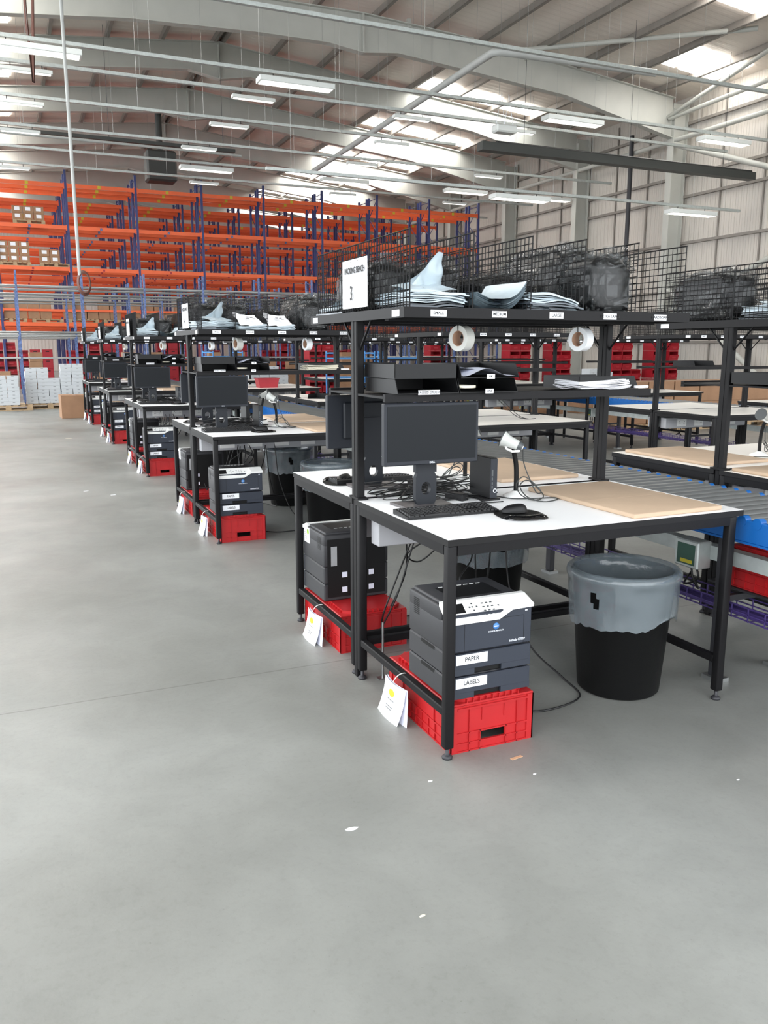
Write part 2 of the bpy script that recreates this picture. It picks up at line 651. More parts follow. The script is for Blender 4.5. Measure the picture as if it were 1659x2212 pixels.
# ---------------------------------------------------------------- ceiling services
TR = [(15.35, 8.5, -10, 22.3), (19.25, 8.5, -10, 22.3), (21.0, 8.5, -10, 22.3), (24.0, 8.5, -10, 13.0), (27.3, 8.5, -10, 22.3), (30.4, 8.5, -10, 22.3), (33.2, 8.5, -10, 22.3), (37.5, 8.5, -10, 22.3), (20.3, 6.4, 5.2, 22.4)]
for i, (y, z, xa, xb) in enumerate(TR):
    b = MB().box(xa, xb, y - 0.05, y + 0.05, z - 0.03, z + 0.05)
    o = thing('lighting_trunking', 'galvanised lighting trunking run across the roof, %s counting from the front' % (ORD + ['sixth', 'seventh', 'eighth', 'lowest'])[i], 'trunking', ((xa + xb) / 2, y, z))
    b2 = MB().box(-(xb - xa) / 2, (xb - xa) / 2, -0.05, 0.05, -0.03, 0.05)
    b2.build('channel', 'galv', o)
    for k in range(12):
        x = -(xb - xa) / 2 + (xb - xa) * (k + 0.5) / 12
        MB().cyl((x, 0, 0.05), (x, 0, roof_z(x + (xa + xb) / 2) - z - 0.22), 0.0035, 4).build('hanger_wire', 'steel', o)


def make_lamp(L, W, H):
    o = thing('ceiling_light', '', 'light')
    b = MB().bbox(-L / 2, L / 2, -W / 2, W / 2, -H, 0, 0.01)
    b.build('housing', 'lampbody', o)
    MB().box(-L / 2 + 0.05, L / 2 - 0.05, -W / 2 + 0.04, W / 2 - 0.04, -H - 0.012, -H).build('diffuser', 'lamp', o)
    b = MB()
    for x in (-L * 0.3, L * 0.3):
        b.cyl((x, 0, 0), (x, 0, 0.12), 0.012, 6)
    b.build('bracket', 'darksteel', o)
    return Proto(o)


big, small = make_lamp(2.0, 0.42, 0.13), make_lamp(1.2, 0.2, 0.09)
lights = []
for i, (y, z, xa, xb) in enumerate(TR):
    xs = {0: [20.5], 1: [-0.45, 5.75, 14.4, 20.4], 2: [-0.6, 5.1, 9.9, 13.6], 3: [-0.7, 5.15, 10.6], 4: [-0.7, 4.9, 10.9, 16.3], 5: [5.8, 11.4, 17.0, 21.4], 6: [-0.9, 6.3, 12.4, 18], 7: [-1.0, 7, 13.2, 19], 8: [13.3, 20.2]}[i]
    for j, x in enumerate(xs):
        p = big if (i in (1, 5, 8)) else small
        nm = 'wide' if p is big else 'slim'
        p.put('%s white ceiling light, %s from the left on the %s trunking' % (nm, ORD[j], (ORD + ['sixth', 'seventh', 'eighth', 'lowest'])[i]), (x, y, z - 0.13), group='ceiling lights on the trunking runs')

o = thing('ceiling_pipe', 'long grey pipe running under the roof, bent sharply at its near end', 'pipe', (9.9, 16.3, 8.75))
b = MB().tube([(0.55, 15.5, 0.05), (0, 0.5, 0), (0, 0.12, 0), (0.12, 0, 0), (0.6, -0.05, 0), (4.7, -0.3, 0)], 0.095, 12)
b.build('pipe_run', 'duct', o)
for x, y in ((0.18, 5), (0.36, 10), (2.5, -0.17), (4.4, -0.28)):
    MB().cyl((x, y, 0.05), (x, y, 3.2), 0.0035, 4).build('hanger_wire', 'steel', o)
o = thing('cable_tray', 'dark cable tray crossing above the benches towards the cream wall', 'cable tray', (17.2, 19.9, 7.5))
MB().box(-5.6, 5.25, -0.16, 0.16, -0.14, 0.10).build('tray', 'tray', o)
for x in (-4, 0, 4):
    MB().cyl((x, 0.12, 0), (x, 0.12, roof_z(17.2 + x) - 7.6), 0.008, 4).build('hanger_wire', 'darksteel', o)
MB().cyl((-5.0, 0.05, 0.15), (5.25, 0.05, 0.15), 0.05, 8).build('cable_run', 'cable', o)
o = thing('cable_tray', 'dark cable tray hanging on the left above the pallet racks', 'cable tray', (2.2, 29.2, 8.75))
MB().box(-9, 4.4, -0.14, 0.14, -0.05, 0.06).build('tray', 'tray', o)
for x in (-4, 0, 4):
    MB().cyl((x, 0.12, 0), (x, 0.12, roof_z(2.2 + x) - 8.8), 0.008, 4).build('hanger_wire', 'darksteel', o)
MB().tube([(-9, -0.2, -0.12), (0, -0.2, -0.14), (4.6, -0.2, -0.16)], 0.045, 8).build('cable_run', 'duct', o)
o = thing('ceiling_speaker', 'small white unit hung from thin wires at the near end of the dark tray', 'speaker', (12.3, 19.7, 7.95))
MB().bbox(-0.35, 0.35, -0.18, 0.18, -0.1, 0.12, 0.04).build('body', 'lampbody', o)
b = MB()
for s in (-1, 1):
    b.tube([(s * 0.3, 0, 0.1), (s * 0.12, 0, 1.0), (0.0, 0, 0.12)], 0.012, 5)
b.build('wires', 'inkw', o)
o = thing('cable_drop', 'thin grey cable pole hanging from the roof with a coil at its end', 'cable', (-0.06, 16.0, 2.75))
MB().cyl((0, 0, 0.35), (0, 0, 9.2), 0.035, 8).build('pole', 'duct', o)
b = MB()
for k in range(5):
    rr = 0.2 + 0.012 * k
    b.tube([(0.08 + 0.11 * cos(t) * (1 + .04 * k), 0.03 * k - 0.06 + 0.05 * sin(t), 0.2 + rr * sin(t)) for t in [2 * pi * j / 20 for j in range(20)]], 0.016, 5, closed=True)
b.build('coil', 'brown', o)
o = thing('hanging_chain', 'rust brown cable loop hanging in a narrow V from the roof', 'cable', (-0.5, 20.0, 7.8))
MB().tube([(0.25, 0, 4.2), (0.12, 0, 1.9), (0, 0, 0), (-0.06, 0, 1.4), (-0.05, 0, 4.2)], 0.035, 6).build('loop', 'brown', o)
o = thing('roof_heater', 'dark boxy heater hanging under the ridge above the racks', 'heater', (5.2, 37.0, 9.6))
MB().bbox(-0.65, 0.65, -0.45, 0.45, -0.7, 0.6, 0.08).build('casing', 'tray', o)
MB().cyl((0, 0, 0.6), (0, 0, 3.0), 0.14, 12).build('flue', 'tray', o)

# ================================================================ PACKING BENCHES
R_LAB = {}


def bench_name(c, r):
    return '%s bench, %s' % (ORD[r], ROWN[c])


def make_table(topm):
    o = thing('packing_table', '', 'table')
    L, W = 1.458, 0.93
    MB().box(-0.004, 1.49, -0.004, W, 0.874, T, 1, 0).build('table_top', [topm, 'edge'], o)
    b = MB()
    for y in (0.0, W - 0.04):
        b.box(0.04, L - 0.04, y, y + 0.04, 0.834, 0.873)
    for x in (0.0, L - 0.04):
        b.box(x, x + 0.04, 0.04, W - 0.04, 0.834, 0.873)
    b.build('table_frame', 'black', o)
    for x in (0.0, L - 0.04):
        for y in (0.0, W - 0.04):
            l = MB().bbox(x, x + 0.04, y, y + 0.04, 0.045, 0.873, 0.006, seg=2).build('leg', 'black', o)
            f = MB().lathe([(0.0, 0.0), (0.021, 0.0), (0.022, 0.008), (0.014, 0.016), (0.008, 0.018), (0.008, 0.05)], 14, 0, (x + 0.02, y + 0.02, 0))
            f.build('levelling_foot', 'steel' if 0 else 'darksteel', l)
    for x in (0.003, L - 0.037):
        MB().bbox(x, x + 0.034, 0.04, W - 0.04, 0.175, 0.21, 0.004).build('side_stretcher', 'black', o)
    MB().bbox(0.04, L - 0.04, W - 0.037, W - 0.003, 0.175, 0.21, 0.004).build('back_stretcher', 'black', o)
    return Proto(o)


tableA, tableB = make_table('white'), make_table('white_far')
# ---- overhead rack: two posts, middle shelf, top shelf with mesh dividers
SHX0, SHX1, SHY0, SHY1, SHZ = 0.0, 1.47, 0.40, 1.53, 1.77
DIVX = [0.03, 0.32, 0.605, 0.88, 1.17, 1.45]


def mesh_panel(x, ya, yb, z0, z1, sp=0.03, r=0.0021):
    b = MB()
    n = max(2, round((yb - ya) / sp))
    for k in range(n + 1):
        y = ya + (yb - ya) * k / n
        rr = r * (1.5 if k in (0, n) else 1)
        b.cyl((x, y, z0), (x, y, z1), rr, 4, caps=False)
    m = round((z1 - z0) / sp)
    for k in range(m + 1):
        z = z0 + (z1 - z0) * k / m
        rr = r * (1.5 if k in (0, m) else 1)
        b.cyl((x + r * 1.2, ya, z), (x + r * 1.2, yb, z), rr, 4, caps=False)
    return b


def make_rack():
    o = thing('overhead_rack', '', 'shelf rack')
    for x in (0.0, 1.418):
        b = MB().bbox(x, x + 0.04, 0.933, 0.967, 0.0, 0.9, 0.004)
        b.bbox(x, x + 0.04, 0.915, 0.985, 0.902, 1.74, 0.005)
        b.box(x - 0.002, x + 0.002, 0.945, 0.955, 0.902, 1.74, 0)
        p = b.build('post', 'black', o)
        MB().bbox(x - 0.006, x + 0.05, 0.895, 1.005, 0.9005, 0.912, 0.002).build('base_plate', 'black', p)
    for x in (0.02, 1.438):
        for s in (-1, 1):
            MB().tube([(x, 0.95 + s * 0.03, 1.60), (x, 0.95 + s * 0.17, 1.735)], 0.006, 5).build('brace', 'black', o)
    b = MB().box(SHX0, SHX1, SHY0, SHY1, 1.742, 1.75)
    for y in (0.62, 0.95, 1.28):
        b.box(SHX0 + 0.02, SHX1 - 0.02, y - 0.02, y + 0.02, 1.722, 1.742)
    b.build('top_shelf', 'black', o)
    for y0, y1 in ((SHY0 - 0.006, SHY0), (SHY1, SHY1 + 0.006)):
        MB().box(SHX0 - 0.006, SHX1 + 0.006, y0, y1, 1.728, SHZ).build('shelf_lip', 'black', o)
    for x0, x1 in ((SHX0 - 0.006, SHX0), (SHX1, SHX1 + 0.006)):
        MB().box(x0, x1, SHY0, SHY1, 1.728, SHZ).build('shelf_lip', 'black', o)
    MB().box(0.005, 1.455, 0.62, 1.30, 1.392, 1.402).box(0.005, 1.455, 0.60, 0.625, 1.378, 1.412).box(0.005, 1.455, 1.275, 1.30, 1.378, 1.412).build('middle_shelf', 'black', o)
    for x in DIVX:
        for ya, yb in ((0.415, 0.955), (0.965, 1.515)):
            mesh_panel(x, ya, yb, 1.752, 2.072).build('wire_divider', 'black', o)
    return Proto(o)


def lip_labels(o, words):
    for i, wd in enumerate(words):
        x = 0.15 + 0.2875 * i
        t = MB().box(x - 0.036, x + 0.036, SHY0 - 0.0075, SHY0 - 0.0062, 1.734, 1.760).build('shelf_label', 'paper', o, label='white shelf edge label')
        if wd:
            text(wd, 0.017, t, (x, SHY0 - 0.0078, 1.747))
        MB().box(x - 0.034, x + 0.034, SHY1 + 0.0062, SHY1 + 0.0075, 1.734, 1.760).build('shelf_label', 'paper', o, label='white shelf edge label')


rackP = make_rack()
lip_labels(rackP.root, ['SMALL', 'MEDIUM', 'LARGE', 'EXTRA LARGE', 'CARDBOARD'])
for y, wd in ((0.47, 'A5 BAGS'), (1.46, 'A4 BAGS')):
    t = MB().box(SHX0 - 0.0075, SHX0 - 0.0062, y - 0.036, y + 0.036, 1.734, 1.760).build('shelf_label', 'paper', rackP.root, label='white shelf edge label')


def make_powerbox():
    o = thing('power_trunking', '', 'power trunking')
    MB().bbox(0.06, 1.32, 0.80, 0.888, 0.69, 0.815, 0.004).build('trunking_body', 'trunk', o)
    for k in range(4):
        x = 0.30 + 0.26 * k
        s = MB().bbox(x - 0.07, x + 0.07, 0.793, 0.80, 0.71, 0.795, 0.003)
        sk = s.build('socket_plate', 'offw', o)
        b = MB()
        for dx in (-0.035, 0.035):
            b.box(dx + x - 0.004, dx + x + 0.004, 0.7915, 0.793, 0.763, 0.772)
            b.box(dx + x - 0.012, dx + x - 0.006, 0.7915, 0.793, 0.745, 0.750)
            b.box(dx + x + 0.006, dx + x + 0.012, 0.7915, 0.793, 0.745, 0.750)
        b.build('pin_holes', 'ink', sk)
    return Proto(o)


powerP = make_powerbox()
BENCHES = [(c, r) for c in range(4) for r in range(5) if not (c >= 2 and r == 0)]
POWER_ROWS = [(0, r) for r in range(5)] + [(1, r) for r in range(5)] + [(2, 1), (2, 2), (2, 3), (3, 1), (3, 2), (3, 3)]


def org(c, r):
    return OX[c], OYC[c] + PITCHY * r


for c, r in BENCHES:
    x, y = org(c, r)
    tp = tableA if c == 0 else tableB
    for h in (0, 1):
        nm = '%s half of %s' % (HALF[h], bench_name(c, r))
        tp.put('white packing table, ' + nm, (x, y + (1.903 if h else 0), 0), sy=-1.0 if h else 1.0, group='packing tables')
        if (c, r) in POWER_ROWS:
            powerP.put('grey power trunking, ' + nm, (x, y + (1.903 if h else 0), 0), sy=-1.0 if h else 1.0, group='power trunking under the tables')
    rackP.put('black mesh-divided rack over the ' + bench_name(c, r), (x, y, 0), group='overhead racks')


# ---------------------------------------------------------------- things on and under the tables
def make_monitor():
    """origin: table top, panel facing -Y, centred in x"""
    o = thing('monitor', '', 'monitor')
    p = MB().bbox(-0.2325, 0.2325, -0.022, 0.012, 0.202, 0.474, 0.004).build('panel_housing', 'bezel', o)
    MB().box(-0.219, 0.219, -0.0235, -0.022, 0.221, 0.461).build('screen', 'screen', p)
    text('DELL', 0.012, p, (0.0, -0.0226, 0.211), m='inkw', name='logo')
    MB().bbox(-0.15, 0.15, 0.012, 0.03, 0.25, 0.44, 0.008).build('rear_cover', 'stand', p)
    # neck with a cable hole
    b = MB()
    w, z0, z1, hz, hr = 0.052, 0.012, 0.36, 0.085, 0.024
    n = 24
    ring = [(hr * cos(2 * pi * i / n), hz + hr * 1.25 * sin(2 * pi * i / n)) for i in range(n)]

    def outer(i):
        a = 2 * pi * i / n
        ca, sa = cos(a), sin(a)
        k = min(w / abs(ca) if abs(ca) > 1e-6 else 9, (0.073 / abs(sa)) if abs(sa) > 1e-6 else 9)
        return (ca * k, hz + sa * k)
    out = [outer(i) for i in range(n)]
    ya, yb = 0.035, 0.062
    vs = [(p_[0], ya, p_[1]) for p_ in ring + out] + [(p_[0], yb, p_[1]) for p_ in ring + out]
    fs = []
    for i in range(n):
        j = (i + 1) % n
        fs += [(i, n + i, n + j, j), (2 * n + i, 2 * n + j, 3 * n + j, 3 * n + i), (i, j, 2 * n + j, 2 * n + i), (n + i, 3 * n + i, 3 * n + j, n + j)]
    b.add(vs, fs)
    b.box(-w, w, ya, yb, hz + 0.073, z1)
    b.build('stand_neck', 'stand', o)
    b = MB()
    pl = [(-0.115, -0.035), (0.115, -0.035), (0.128, 0.15), (-0.128, 0.15)]
    b.prism(pl, 2, 0.0, 0.012)
    b.build('stand_base', 'standb', o)
    return Proto(o)


def make_keyboard():
    o = thing('keyboard', '', 'keyboard')
    b = MB().prism([(-0.075, 0.002), (0.075, 0.002), (0.075, 0.024), (0.06, 0.026), (-0.075, 0.013)], 0, -0.221, 0.221)
    base = b.build('case', 'blackp', o)
    k = MB()
    for r in range(6):
        y0 = 0.05 - 0.0215 * r - (0.004 if r else 0)
        z = 0.0255 - 0.0018 * r
        n = 15
        x = -0.215
        for gx0, gx1 in ((-0.215, 0.07), (0.077, 0.132), (0.139, 0.215)):
            if r in (3,) and gx0 == 0.077:
                continue
            m = {-0.215: 15, 0.077: 3, 0.139: 4}[gx0]
            if r == 5 and gx0 == -0.215:
                xs = [gx0, -0.19, -0.167, -0.144, -0.02, 0.003, 0.026, 0.048, gx1]
            else:
                xs = [gx0 + (gx1 - gx0) * i / m for i in range(m + 1)]
            for xa, xb in zip(xs, xs[1:]):
                i0 = 0.0018
                vs = [(xa + i0, y0 - 0.0175, z - 0.004), (xb - i0, y0 - 0.0175, z - 0.004), (xb - i0, y0, z - 0.003), (xa + i0, y0, z - 0.003),
                      (xa + 0.004, y0 - 0.015, z + 0.003), (xb - 0.004, y0 - 0.015, z + 0.003), (xb - 0.004, y0 - 0.003, z + 0.004), (xa + 0.004, y0 - 0.003, z + 0.004)]
                k.add(vs, [(0, 1, 5, 4), (1, 2, 6, 5), (2, 3, 7, 6), (3, 0, 4, 7), (4, 5, 6, 7)])
    k.build('keys', 'blackp', o)
    return Proto(o)


def make_mouse():
    o = thing('mouse', '', 'mouse')
    b = MB()

    def f(u, v):
        a = 2 * pi * u
        t = v * pi / 2
        x = 0.032 * cos(a) * cos(t) ** 0.6
        y = 0.058 * sin(a) * cos(t) ** 0.6
        return (x, y, 0.004 + 0.034 * sin(t) * (1 - 0.25 * (y / 0.058)))
    b.grid(f, 24, 8)
    b.lathe([(0.0, 0.0), (0.9, 0.0), (1.0, 0.004)], 24)
    n = len(b.v) - 72
    b.v[n:] = [(v[0] * 0.032, v[1] * 0.058, v[2]) for v in b.v[n:]]
    b.build('shell', 'blackp', o)
    MB().cyl((-0.003, 0.030, 0.0245), (0.003, 0.030, 0.0245), 0.006, 10).build('wheel', 'dgrey', o)
    return Proto(o)


def make_mat():
    o = thing('mouse_mat', '', 'mouse mat')
    pts = []
    for i in range(32):
        a = 2 * pi * i / 32
        pts.append((0.105 * math.copysign(abs(cos(a)) ** 0.75, cos(a)), 0.12 * math.copysign(abs(sin(a)) ** 0.75, sin(a)) + 0.01))
    MB().prism(pts, 2, 0.0, 0.004).build('pad', 'rubber', o)
    b = MB()

    def f(u, v):
        a = pi * v
        x = -0.095 + 0.19 * u
        e = min(1, 6 * min(u, 1 - u)) ** 0.5 if 0 < u < 1 else 0
        y = -0.085 + 0.028 * (u - 0.5) ** 2 * 4 - 0.034 * cos(a) * (0.6 + 0.4 * e)
        return (x, y, 0.003 + 0.02 * sin(a) * e * (1 - 0.25 * sin(pi * u)))
    b.grid(f, 24, 8)
    b.build('wrist_rest', 'gel', o, label='glossy black gel wrist rest')
    return Proto(o)


def make_pc():
    o = thing('mini_pc', '', 'computer')
    MB().bbox(-0.019, 0.019, -0.085, 0.1, 0.012, 0.205, 0.003).build('case', 'blackp', o)
    f = MB().box(-0.018, 0.018, -0.0885, -0.085, 0.016, 0.2).build('front_panel', 'bezel', o)
    b = MB()
    for z in (0.06, 0.078, 0.1):
        b.box(-0.012, -0.006, -0.0895, -0.0885, z, z + 0.013)
    b.box(-0.013, -0.005, -0.0895, -0.0885, 0.12, 0.15)
    b.build('ports', 'dgrey', f)
    MB().lathe([(0.007, 0.0), (0.010, 0.0), (0.010, 0.0015), (0.007, 0.0015), (0.007, 0)], 16, 0, (0.006, -0.0903, 0.05), 1).build('round_logo', 'inkw', f)
    MB().bbox(-0.045, 0.045, -0.08, 0.08, 0.0, 0.012, 0.003).build('foot_stand', 'blackp', o)
    return Proto(o)


def make_scanner():
    o = thing('barcode_scanner', '', 'scanner')
    b = MB().lathe([(0.0, 0.0), (0.06, 0.0), (0.062, 0.006), (0.045, 0.016), (0.022, 0.024), (0.016, 0.03)], 24)
    b.build('stand_base', 'offw', o, label='white weighted base')
    b = MB().tube(cat_curve([(0, 0, 0.02), (0.0, 0, 0.1), (-0.006, -0.003, 0.16), (-0.022, -0.01, 0.21), (-0.032, -0.02, 0.232)], 5), 0.0115, 10)
    b.build('gooseneck', 'rubber', o)
    b = MB().tube([(-0.062, 0.012, 0.252), (-0.066, -0.012, 0.236), (-0.05, -0.035, 0.226), (-0.018, -0.045, 0.228), (0.0, -0.03, 0.238)], 0.006, 8)
    b.build('cradle', 'offw', o, label='white wire cradle')
    h = MB()
    ax = Vector((-0.62, 0.55, 0.35)).normalized()
    p0 = Vector((-0.012, -0.03, 0.25))
    h.cyl(p0, p0 + ax * 0.055, 0.024, 16, r1=0.029)
    h.cyl(p0 + ax * 0.055, p0 + ax * 0.085, 0.029, 16, r1=0.04)
    hd = h.build('scanner_head', 'greyp', o, label='light grey scanner head')
    MB().cyl(p0 - ax * 0.02, p0 + ax * 0.002, 0.02, 16, r1=0.026).build('end_cap', 'dgrey', hd)
    MB().cyl(p0 - ax * 0.024, p0 - ax * 0.019, 0.01, 12).build('button', 'offw', hd)
    b = MB().cyl(p0 + ax * 0.083, p0 + ax * 0.088, 0.041, 20)
    b.build('window_rim', 'dgrey', hd)
    rnd = random.Random(4)
    pts = [p0 - ax * 0.02 + Vector((0.004, 0, 0)), (0.02, -0.03, 0.17), (0.05, -0.04, 0.09), (0.085, -0.05, 0.022), (0.095, -0.075, 0.03), (0.06, -0.05, 0.075), (0.02, -0.03, 0.1), (-0.03, -0.05, 0.07), (-0.04, -0.1, 0.03),
           (0.0, -0.14, 0.006), (0.06, -0.13, 0.006), (0.1, -0.08, 0.02), (0.05, -0.03, 0.08), (-0.01, -0.05, 0.06), (-0.02, -0.13, 0.02), (0.03, -0.19, 0.004), (0.12, -0.17, 0.004), (0.14, -0.12, 0.004), (0.04, -0.1, 0.004), (-0.06, -0.06, 0.004), (-0.1, 0.05, 0.004)]
    MB().tube(cat_curve(pts, 5), 0.0028, 6).build('lead', 'gcable', o)
    return Proto(o)


def make_pad():
    o = thing('cardboard_sheet', '', 'cardboard')
    MB().bbox(0, 0.5, 0, 0.78, 0.0, 0.021, 0.006, seg=2).build('sheet', 'card', o)
    MB().box(0.0, 0.5, 0.35, 0.40, 0.0205, 0.0213).build('taped_seam', 'card', o)
    return Proto(o)


def make_printer():
    """front faces -Y; x 0..0.385, y 0..0.39, z 0..0.395"""
    o = thing('laser_printer', '', 'printer')
    W, D = 0.385, 0.36
    body = MB().bbox(0, W, 0.012, D, 0.195, 0.322, 0.006, seg=2)
    body.bbox(0, W, 0.066, D, 0.31, 0.375, 0.008, seg=2)
    body.bbox(0.012, W - 0.012, 0.075, D - 0.01, 0.37, 0.388, 0.012, seg=2)
    bo = body.build('body', 'prn', o)
    b = MB().box(0.075, W - 0.075, 0.12, 0.27, 0.3885, 0.3892)
    b.build('output_recess', 'prnb', bo, label='black paper output recess')
    b = MB()
    for k in range(7):
        b.box(0.09 + k * 0.03, 0.11 + k * 0.03, 0.265, 0.268, 0.389, 0.3915)
    b.build('output_guides', 'greyp', bo)
    # front
    fr = MB().bbox(0.002, W - 0.002, 0.0, 0.02, 0.198, 0.352, 0.004).build('front_cover', 'prnf', o, label='slate blue front cover')
    b = MB()
    for x in (0.07, W - 0.04):
        b.box(x, x + 0.0014, -0.0006, 0, 0.2, 0.318)
    b.box(0.07, W - 0.04, -0.0006, 0, 0.318, 0.3194)
    b.build('flap_outline', 'prnb', fr)
    # white control panel, sloped, with its stepped lower edge
    b = MB()
    low = [(0.0, 0.322), (0.225, 0.322), (0.285, 0.35), (W, 0.35)]
    hi = [(0.0, 0.388), (W, 0.388)]
    pts = low + [(W, 0.362), (0.0, 0.352)]
    n = 4
    xs = [0.0, 0.225, 0.285, W]
    zl = [0.318, 0.318, 0.350, 0.352]
    vs, fs = [], []
    for x, z in zip(xs, zl):
        zf = max(z + 0.012, 0.342) if x < 0.25 else 0.366
        vs += [(x, -0.010, z), (x, -0.012, zf if x > 0.25 else 0.333), (x, 0.062 if x < 0.25 else 0.062, 0.392), (x, 0.085, 0.392), (x, 0.085, 0.372), (x, 0.012, z)]
    m = 6
    for i in range(3):
        for j in range(m):
            j2 = (j + 1) % m
            fs.append((i * m + j, (i + 1) * m + j, (i + 1) * m + j2, i * m + j2))
    fs += [tuple(range(m))[::-1], tuple(range(3 * m, 4 * m))]
    b.add(vs, fs)
    cp = b.build('control_panel', 'offw', o, label='white sloping control panel')
    # things on the slope: from (y=-0.012,z=.333) to (y=.062,z=.392)
    d = Vector((0, 0.074, 0.059))
    nrm = Vector((0, -0.059, 0.074)).normalized()

    def on(x, t):
        return Vector((x, -0.012, 0.333)) + d * t + nrm * 0.0008

    def patch(bb, x0, x1, t0, t1):
        bb.add([on(x0, t0), on(x1, t0), on(x1, t1), on(x0, t1)], [(0, 1, 2, 3)])
    b = MB()
    patch(b, 0.018, 0.085, 0.38, 0.85)
    patch(b, 0.082, 0.09, 0.2, 0.3)
    b.build('display', 'prnb', cp)
    b = MB()
    for i in range(3):
        for j in range(4):
            patch(b, 0.165 + 0.02 * i, 0.176 + 0.02 * i, 0.14 + 0.19 * j, 0.2 + 0.19 * j)
    for x, t in ((0.12, 0.75), (0.12, 0.4), (0.105, 0.58), (0.138, 0.58), (0.118, 0.58), (0.14, 0.15), (0.115, 0.15), (0.235, 0.5), (0.235, 0.25)):
        patch(b, x, x + 0.008, t, t + 0.07)
    b.build('buttons', 'dgrey', cp)
    MB().lathe([(0.0, 0), (0.014, 0), (0.014, 0.001)], 20, 0, (0.215, -0.0012, 0.288), 1).build('round_emblem', 'inkb', fr)
    MB().box(0.205, 0.225, -0.0026, -0.0012, 0.286, 0.290).build('emblem_bar', 'inkw', fr)
    text('KONICA MINOLTA', 0.0085, fr, (0.215, -0.0006, 0.268), m='inkw')
    text('bizhub 4702P', 0.014, fr, (0.315, -0.0006, 0.217), m='inkw')
    MB().box(W - 0.035, W - 0.024, -0.001, 0, 0.335, 0.34).build('usb_port', 'inkw', fr)
    # two paper trays
    for k, (z0, z1, wd) in enumerate(((0.099, 0.193, 'PAPER'), (0.0, 0.095, 'LABELS'))):
        t = MB().bbox(0, W, 0.014, D, z0, z1, 0.006)
        t.prism([(0.0, z0 + 0.03), (0.13, z0 + 0.03), (0.155, z0 + 0.001), (0.155, z1 - 0.002), (0.0, z1 - 0.002)], 1, 0.0, 0.016, 0) if False else None
        tr = t.build('paper_tray', 'prn', o, label='dark grey paper tray')
        b = MB().bbox(0.002, W - 0.002, 0.0, 0.016, z0 + 0.024, z1 - 0.002, 0.003)
        b.box(0.002, 0.12, 0.001, 0.016, z0 + 0.002, z0 + 0.03).box(0.245, W - 0.002, 0.001, 0.016, z0 + 0.002, z0 + 0.03)
        b.build('tray_front', 'prnf', tr)
        MB().box(0.12, 0.245, 0.0135, 0.0145, z0 + 0.002, z0 + 0.024).build('grip', 'prnb', tr)
        MB().box(-0.0006, 0.001, 0.12, 0.24, z1 - 0.016, z1 - 0.002).build('side_slot', 'prnb', tr)
        s = MB().box(0.035, 0.178, -0.0012, 0.0, z0 + 0.047, z0 + 0.088).build('sticker', 'paper', tr, label='white sticker reading ' + wd)
        text(wd, 0.026, s, (0.1065, -0.0016, z0 + 0.0675), sx=0.9)
    # rear panel details and vent
    b = MB().box(0.02, W - 0.02, D, D + 0.004, 0.02, 0.35)
    rp = b.build('rear_panel', 'prnb', o, label='black rear panel')
    b = MB()
    for x, z in ((0.25, 0.13), (0.25, 0.045), (0.09, 0.13), (0.09, 0.045)):
        b.box(x, x + 0.03, D + 0.004, D + 0.006, z, z + 0.03)
    b.build('rear_stickers', 'paperb', rp)
    MB().box(0.31, 0.345, D + 0.004, D + 0.006, 0.2, 0.31).build('connector_plate', 'alu', rp)
    b = MB()
    for k in range(9):
        b.box(W, W + 0.001, D - 0.10, D - 0.05, 0.285 + 0.008 * k, 0.289 + 0.008 * k)
        b.box(-0.001, 0, D - 0.10, D - 0.05, 0.285 + 0.008 * k, 0.289 + 0.008 * k)
    b.build('side_vent', 'prnb', bo)
    b = MB().box(W, W + 0.0012, 0.03, 0.12, 0.28, 0.37)
    st = b.build('side_sticker', 'paper', bo, label='white side sticker with a green dot')
    MB().lathe([(0, 0), (0.017, 0), (0.017, 0.0008)], 14, 0, (W + 0.0014, 0.095, 0.345), 0).build('green_dot', mat('leaf green print', (150, 190, 70), 0.6), st)
    b = MB()
    for k in range(4):
        b.box(W + 0.0012, W + 0.0016, 0.035, 0.075, 0.30 + 0.012 * k, 0.303 + 0.012 * k)
    b.build('printed_lines', 'dgrey', st)
    return Proto(o)


